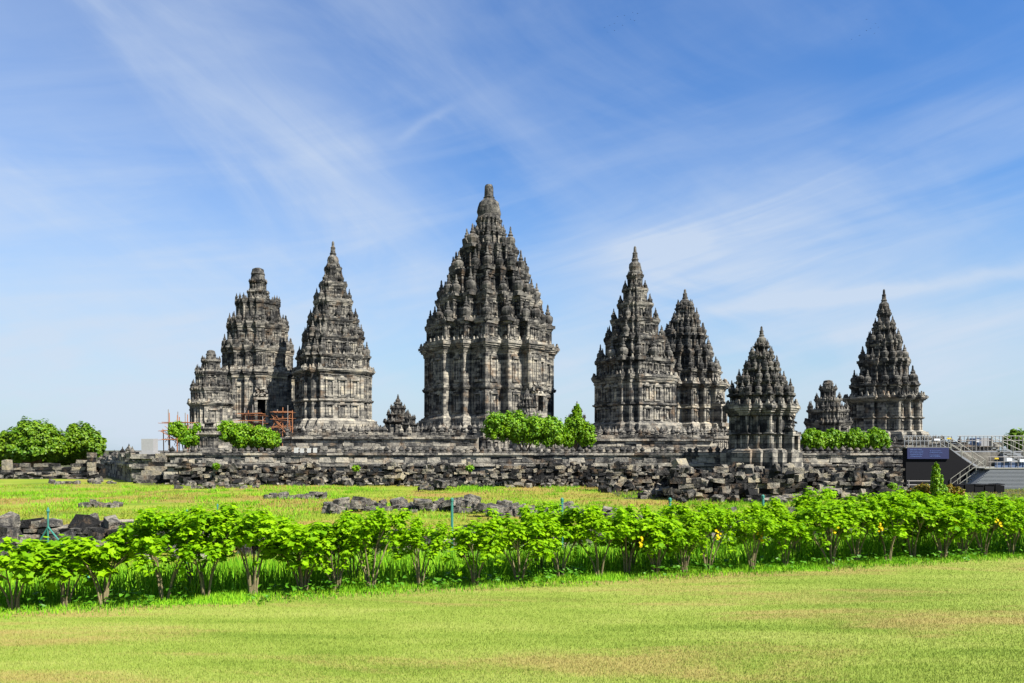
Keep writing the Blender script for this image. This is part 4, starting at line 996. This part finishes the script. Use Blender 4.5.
# upper deck behind, with railing and boards against the sky
T = empty('upper_deck', (PX(985, 80), 80, COURT_Z), 0, 'upper steel deck with thin railing and boards against the sky', 'deck'); off = (-T.location.x, -80, -COURT_Z); D = 80.0
mb = MB(); mb.box(PX(955, D), PX(1040, D), D, D + 5, COURT_Z - .05, COURT_Z + .1); mb.box(PX(985, D), PX(1002, D), D - 3, D, GZ, COURT_Z - .1); mb.build('deck', M['greysteel'], T, off)
mb = MB()
for i in range(19): px_ = 961 + i * 3.9; mb.tube([(PX(px_, D), D + .1, COURT_Z + .1), (PX(px_, D), D + .1, PZ(436, D))], .03 if i % 4 else .05, 5)
for yy in (436, 440.5): mb.tube([(PX(958, D), D + .1, PZ(yy, D)), (PX(1030, D), D + .1, PZ(yy, D))], .035, 5)
mb.build('railing', M['grey_pole'], T, off)
mb = MB(); bxs(mb, 972, 983, 438, 445, .3, .4, D); mb.build('blue_board', M['blueboard'], T, off)
mb = MB(); bxs(mb, 976, 981, 439.5, 442, .1, .2, D); mb.build('white_notice', M['whiteboard'], T, off)
mb = MB(); bxs(mb, 987, 995, 437.5, 446, 1, 2, D); bxs(mb, 997, 999, 438, 446, 1, 1.4, D); mb.build('cabinet', M['pale'], T, off)
# black bins row in front, small grey barrier
random.seed(6)
for i in range(5):
    D = 62; px_ = 959 + i * 10.2; mb = MB(); w = 4.3; mb.box(PX(px_ - w, D), PX(px_ + w, D), D, D + .8, ground_z(PX(px_, D), D) - .1, PZ(484.5 + random.uniform(-.5, .8), D), .03, -.08)
    mb.box(PX(px_ - w * 1.1, D), PX(px_ + w * 1.1, D), D - .05, D + .85, PZ(485.2, D), PZ(484.2, D), .02)
    tag(mb.build('black_crate', M['blackcloth']), 'black crate in the row at the foot of the grey platform, %s from the left' % ORD[i], 'crate', 'black crates in a row')
T = empty('steel_barrier', (PX(920, 66), 66, GZ), 0, 'low grey tube barrier before the black cladding', 'barrier'); off = (-T.location.x, -66, -GZ); D = 66
for px_ in (908.5, 932): mb = MB(); mb.tube([(PX(px_, D), D, GZ), (PX(px_, D), D, PZ(480, D))], .06, 6); mb.build('post', M['grey_pole'], T, off)
for yy in (481, 485): mb = MB(); mb.tube([(PX(907, D), D, PZ(yy, D)), (PX(933, D), D, PZ(yy, D))], .045, 6); mb.build('rail', M['grey_pole'], T, off)

# ------------------------------------------------------------------ teal tripod, posts, wire, birds
D = 9.7; zt = PZ(511, D); T = empty('metal_tripod', (PX(48, D), D, ground_z(PX(48, D), D)), 0, 'tall teal painted metal tripod standing behind the low shrubs', 'tripod'); off = tuple(-v for v in T.location)
apex = Vector((PX(48, D), D, PZ(531, D))); g0 = T.location.z
mb = MB(); mb.tube([apex - Vector((0, 0, .3)), Vector((apex.x, D, zt))], .010, 6); mb.lathe([(.012, 0), (.02, .02), (.01, .05), (.003, .07)], apex.x, D, zt - .02, 8); mb.build('mast', M['teal'], T, off)
for (ex, ey) in ((102, -.25), (12, .1), (40, .6)):
    e = Vector((PX(ex, D + ey), D + ey, g0)); mb = MB(); mb.tube([apex + Vector((0, 0, .05)), e], .010, 6); mb.build('leg', M['teal'], T, off)
for h in (.35,):
    mb = MB(); q = []
    for (ex, ey) in ((102, -.25), (12, .1), (40, .6)): e = Vector((PX(ex, D + ey), D + ey, g0)); q.append(apex.lerp(e, h))
    mb.tube(q + [q[0]], .006, 5, False); mb.build('brace', M['teal'], T, off)
posts = [(187, 512, 17.5), (217.5, 506, 20), (452, 500, 19), (562, 500, 19), (670, 500, 18.5), (763, 497, 19)]
post_labels = ['thin teal post showing just over the shrubs left of the others', 'teal post before the low broken row of blocks', 'teal post before the heaped blocks behind the middle hedge', 'teal post right of the middle where the block row slopes', 'teal post at the right end of the shadowed recess', 'teal post before the heap below the corner temple']
for (px_, yt, D), lab in zip(posts, post_labels):
    x = PX(px_, D); g = ground_z(x, D); mb = MB(); r = .026 if px_ > 300 else .014; mb.tube([(x, D, g - .1), (x, D, PZ(yt, D))], r * 1.2, 7); mb.lathe([(r * 1.6, 0), (r * 1.6, .05), (.005, .08)], x, D, PZ(yt, D) - .02, 7)
    tag(mb.build('metal_post', M['teal']), lab, 'post', 'teal fence posts behind the hedge')
def bird_mesh():
    mb = MB(); mb.tube([(0, -.35, 0), (0, -.15, .03), (0, .1, .02), (0, .4, 0)], [.03, .11, .09, .02], 6)
    for s in (-1, 1):
        b = len(mb.v); mb.v += [(0, -.12, .05), (0, .14, .05), (s * .42, .10, .17), (s * .42, -.10, .18), (s * .95, .0, .08)]; mb.v += [(x, y, z - .025) for x, y, z in mb.v[b:b + 5]]
        mb.f += [(b, b + 1, b + 2, b + 3), (b + 3, b + 2, b + 4), (b + 8, b + 7, b + 6, b + 5), (b + 9, b + 7, b + 8), (b, b + 3, b + 8, b + 5), (b + 3, b + 4, b + 9, b + 8), (b + 1, b + 6, b + 7, b + 2), (b + 2, b + 7, b + 9, b + 4)]
    return mb.mesh('bird_mesh', M['bird'])
bm_ = bird_mesh(); D = 330
for (bx, by, org, k, lab, grp) in [(q[0], q[1], (590, 0), 17.07, 'tiny dark bird in the flock above the right of the tallest temple', 'birds of the larger flock') for q in ((725, 213), (811, 230), (588, 264), (470, 282), (690, 333), (760, 350), (418, 401), (333, 435), (555, 435), (247, 469), (418, 521), (298, 555))] + \
        [(q[0], q[1], (850, 10), 17.07, 'tiny dark bird in the flock high above the far pointed temple', 'birds of the smaller flock') for q in ((282, 161), (435, 230), (486, 298), (349, 315), (281, 350), (418, 401), (162, 435), (27, 504))]:
    px_, py_ = org[0] + bx / k, org[1] + by / k; o = link('bird', bm_, None, (PX(px_, D), D, PZ(py_, D))); o.scale = (.42,) * 3; o.rotation_euler = (random.uniform(-.4, .4), random.uniform(-.3, .3), random.uniform(-1, 1)); tag(o, lab, 'bird', grp)
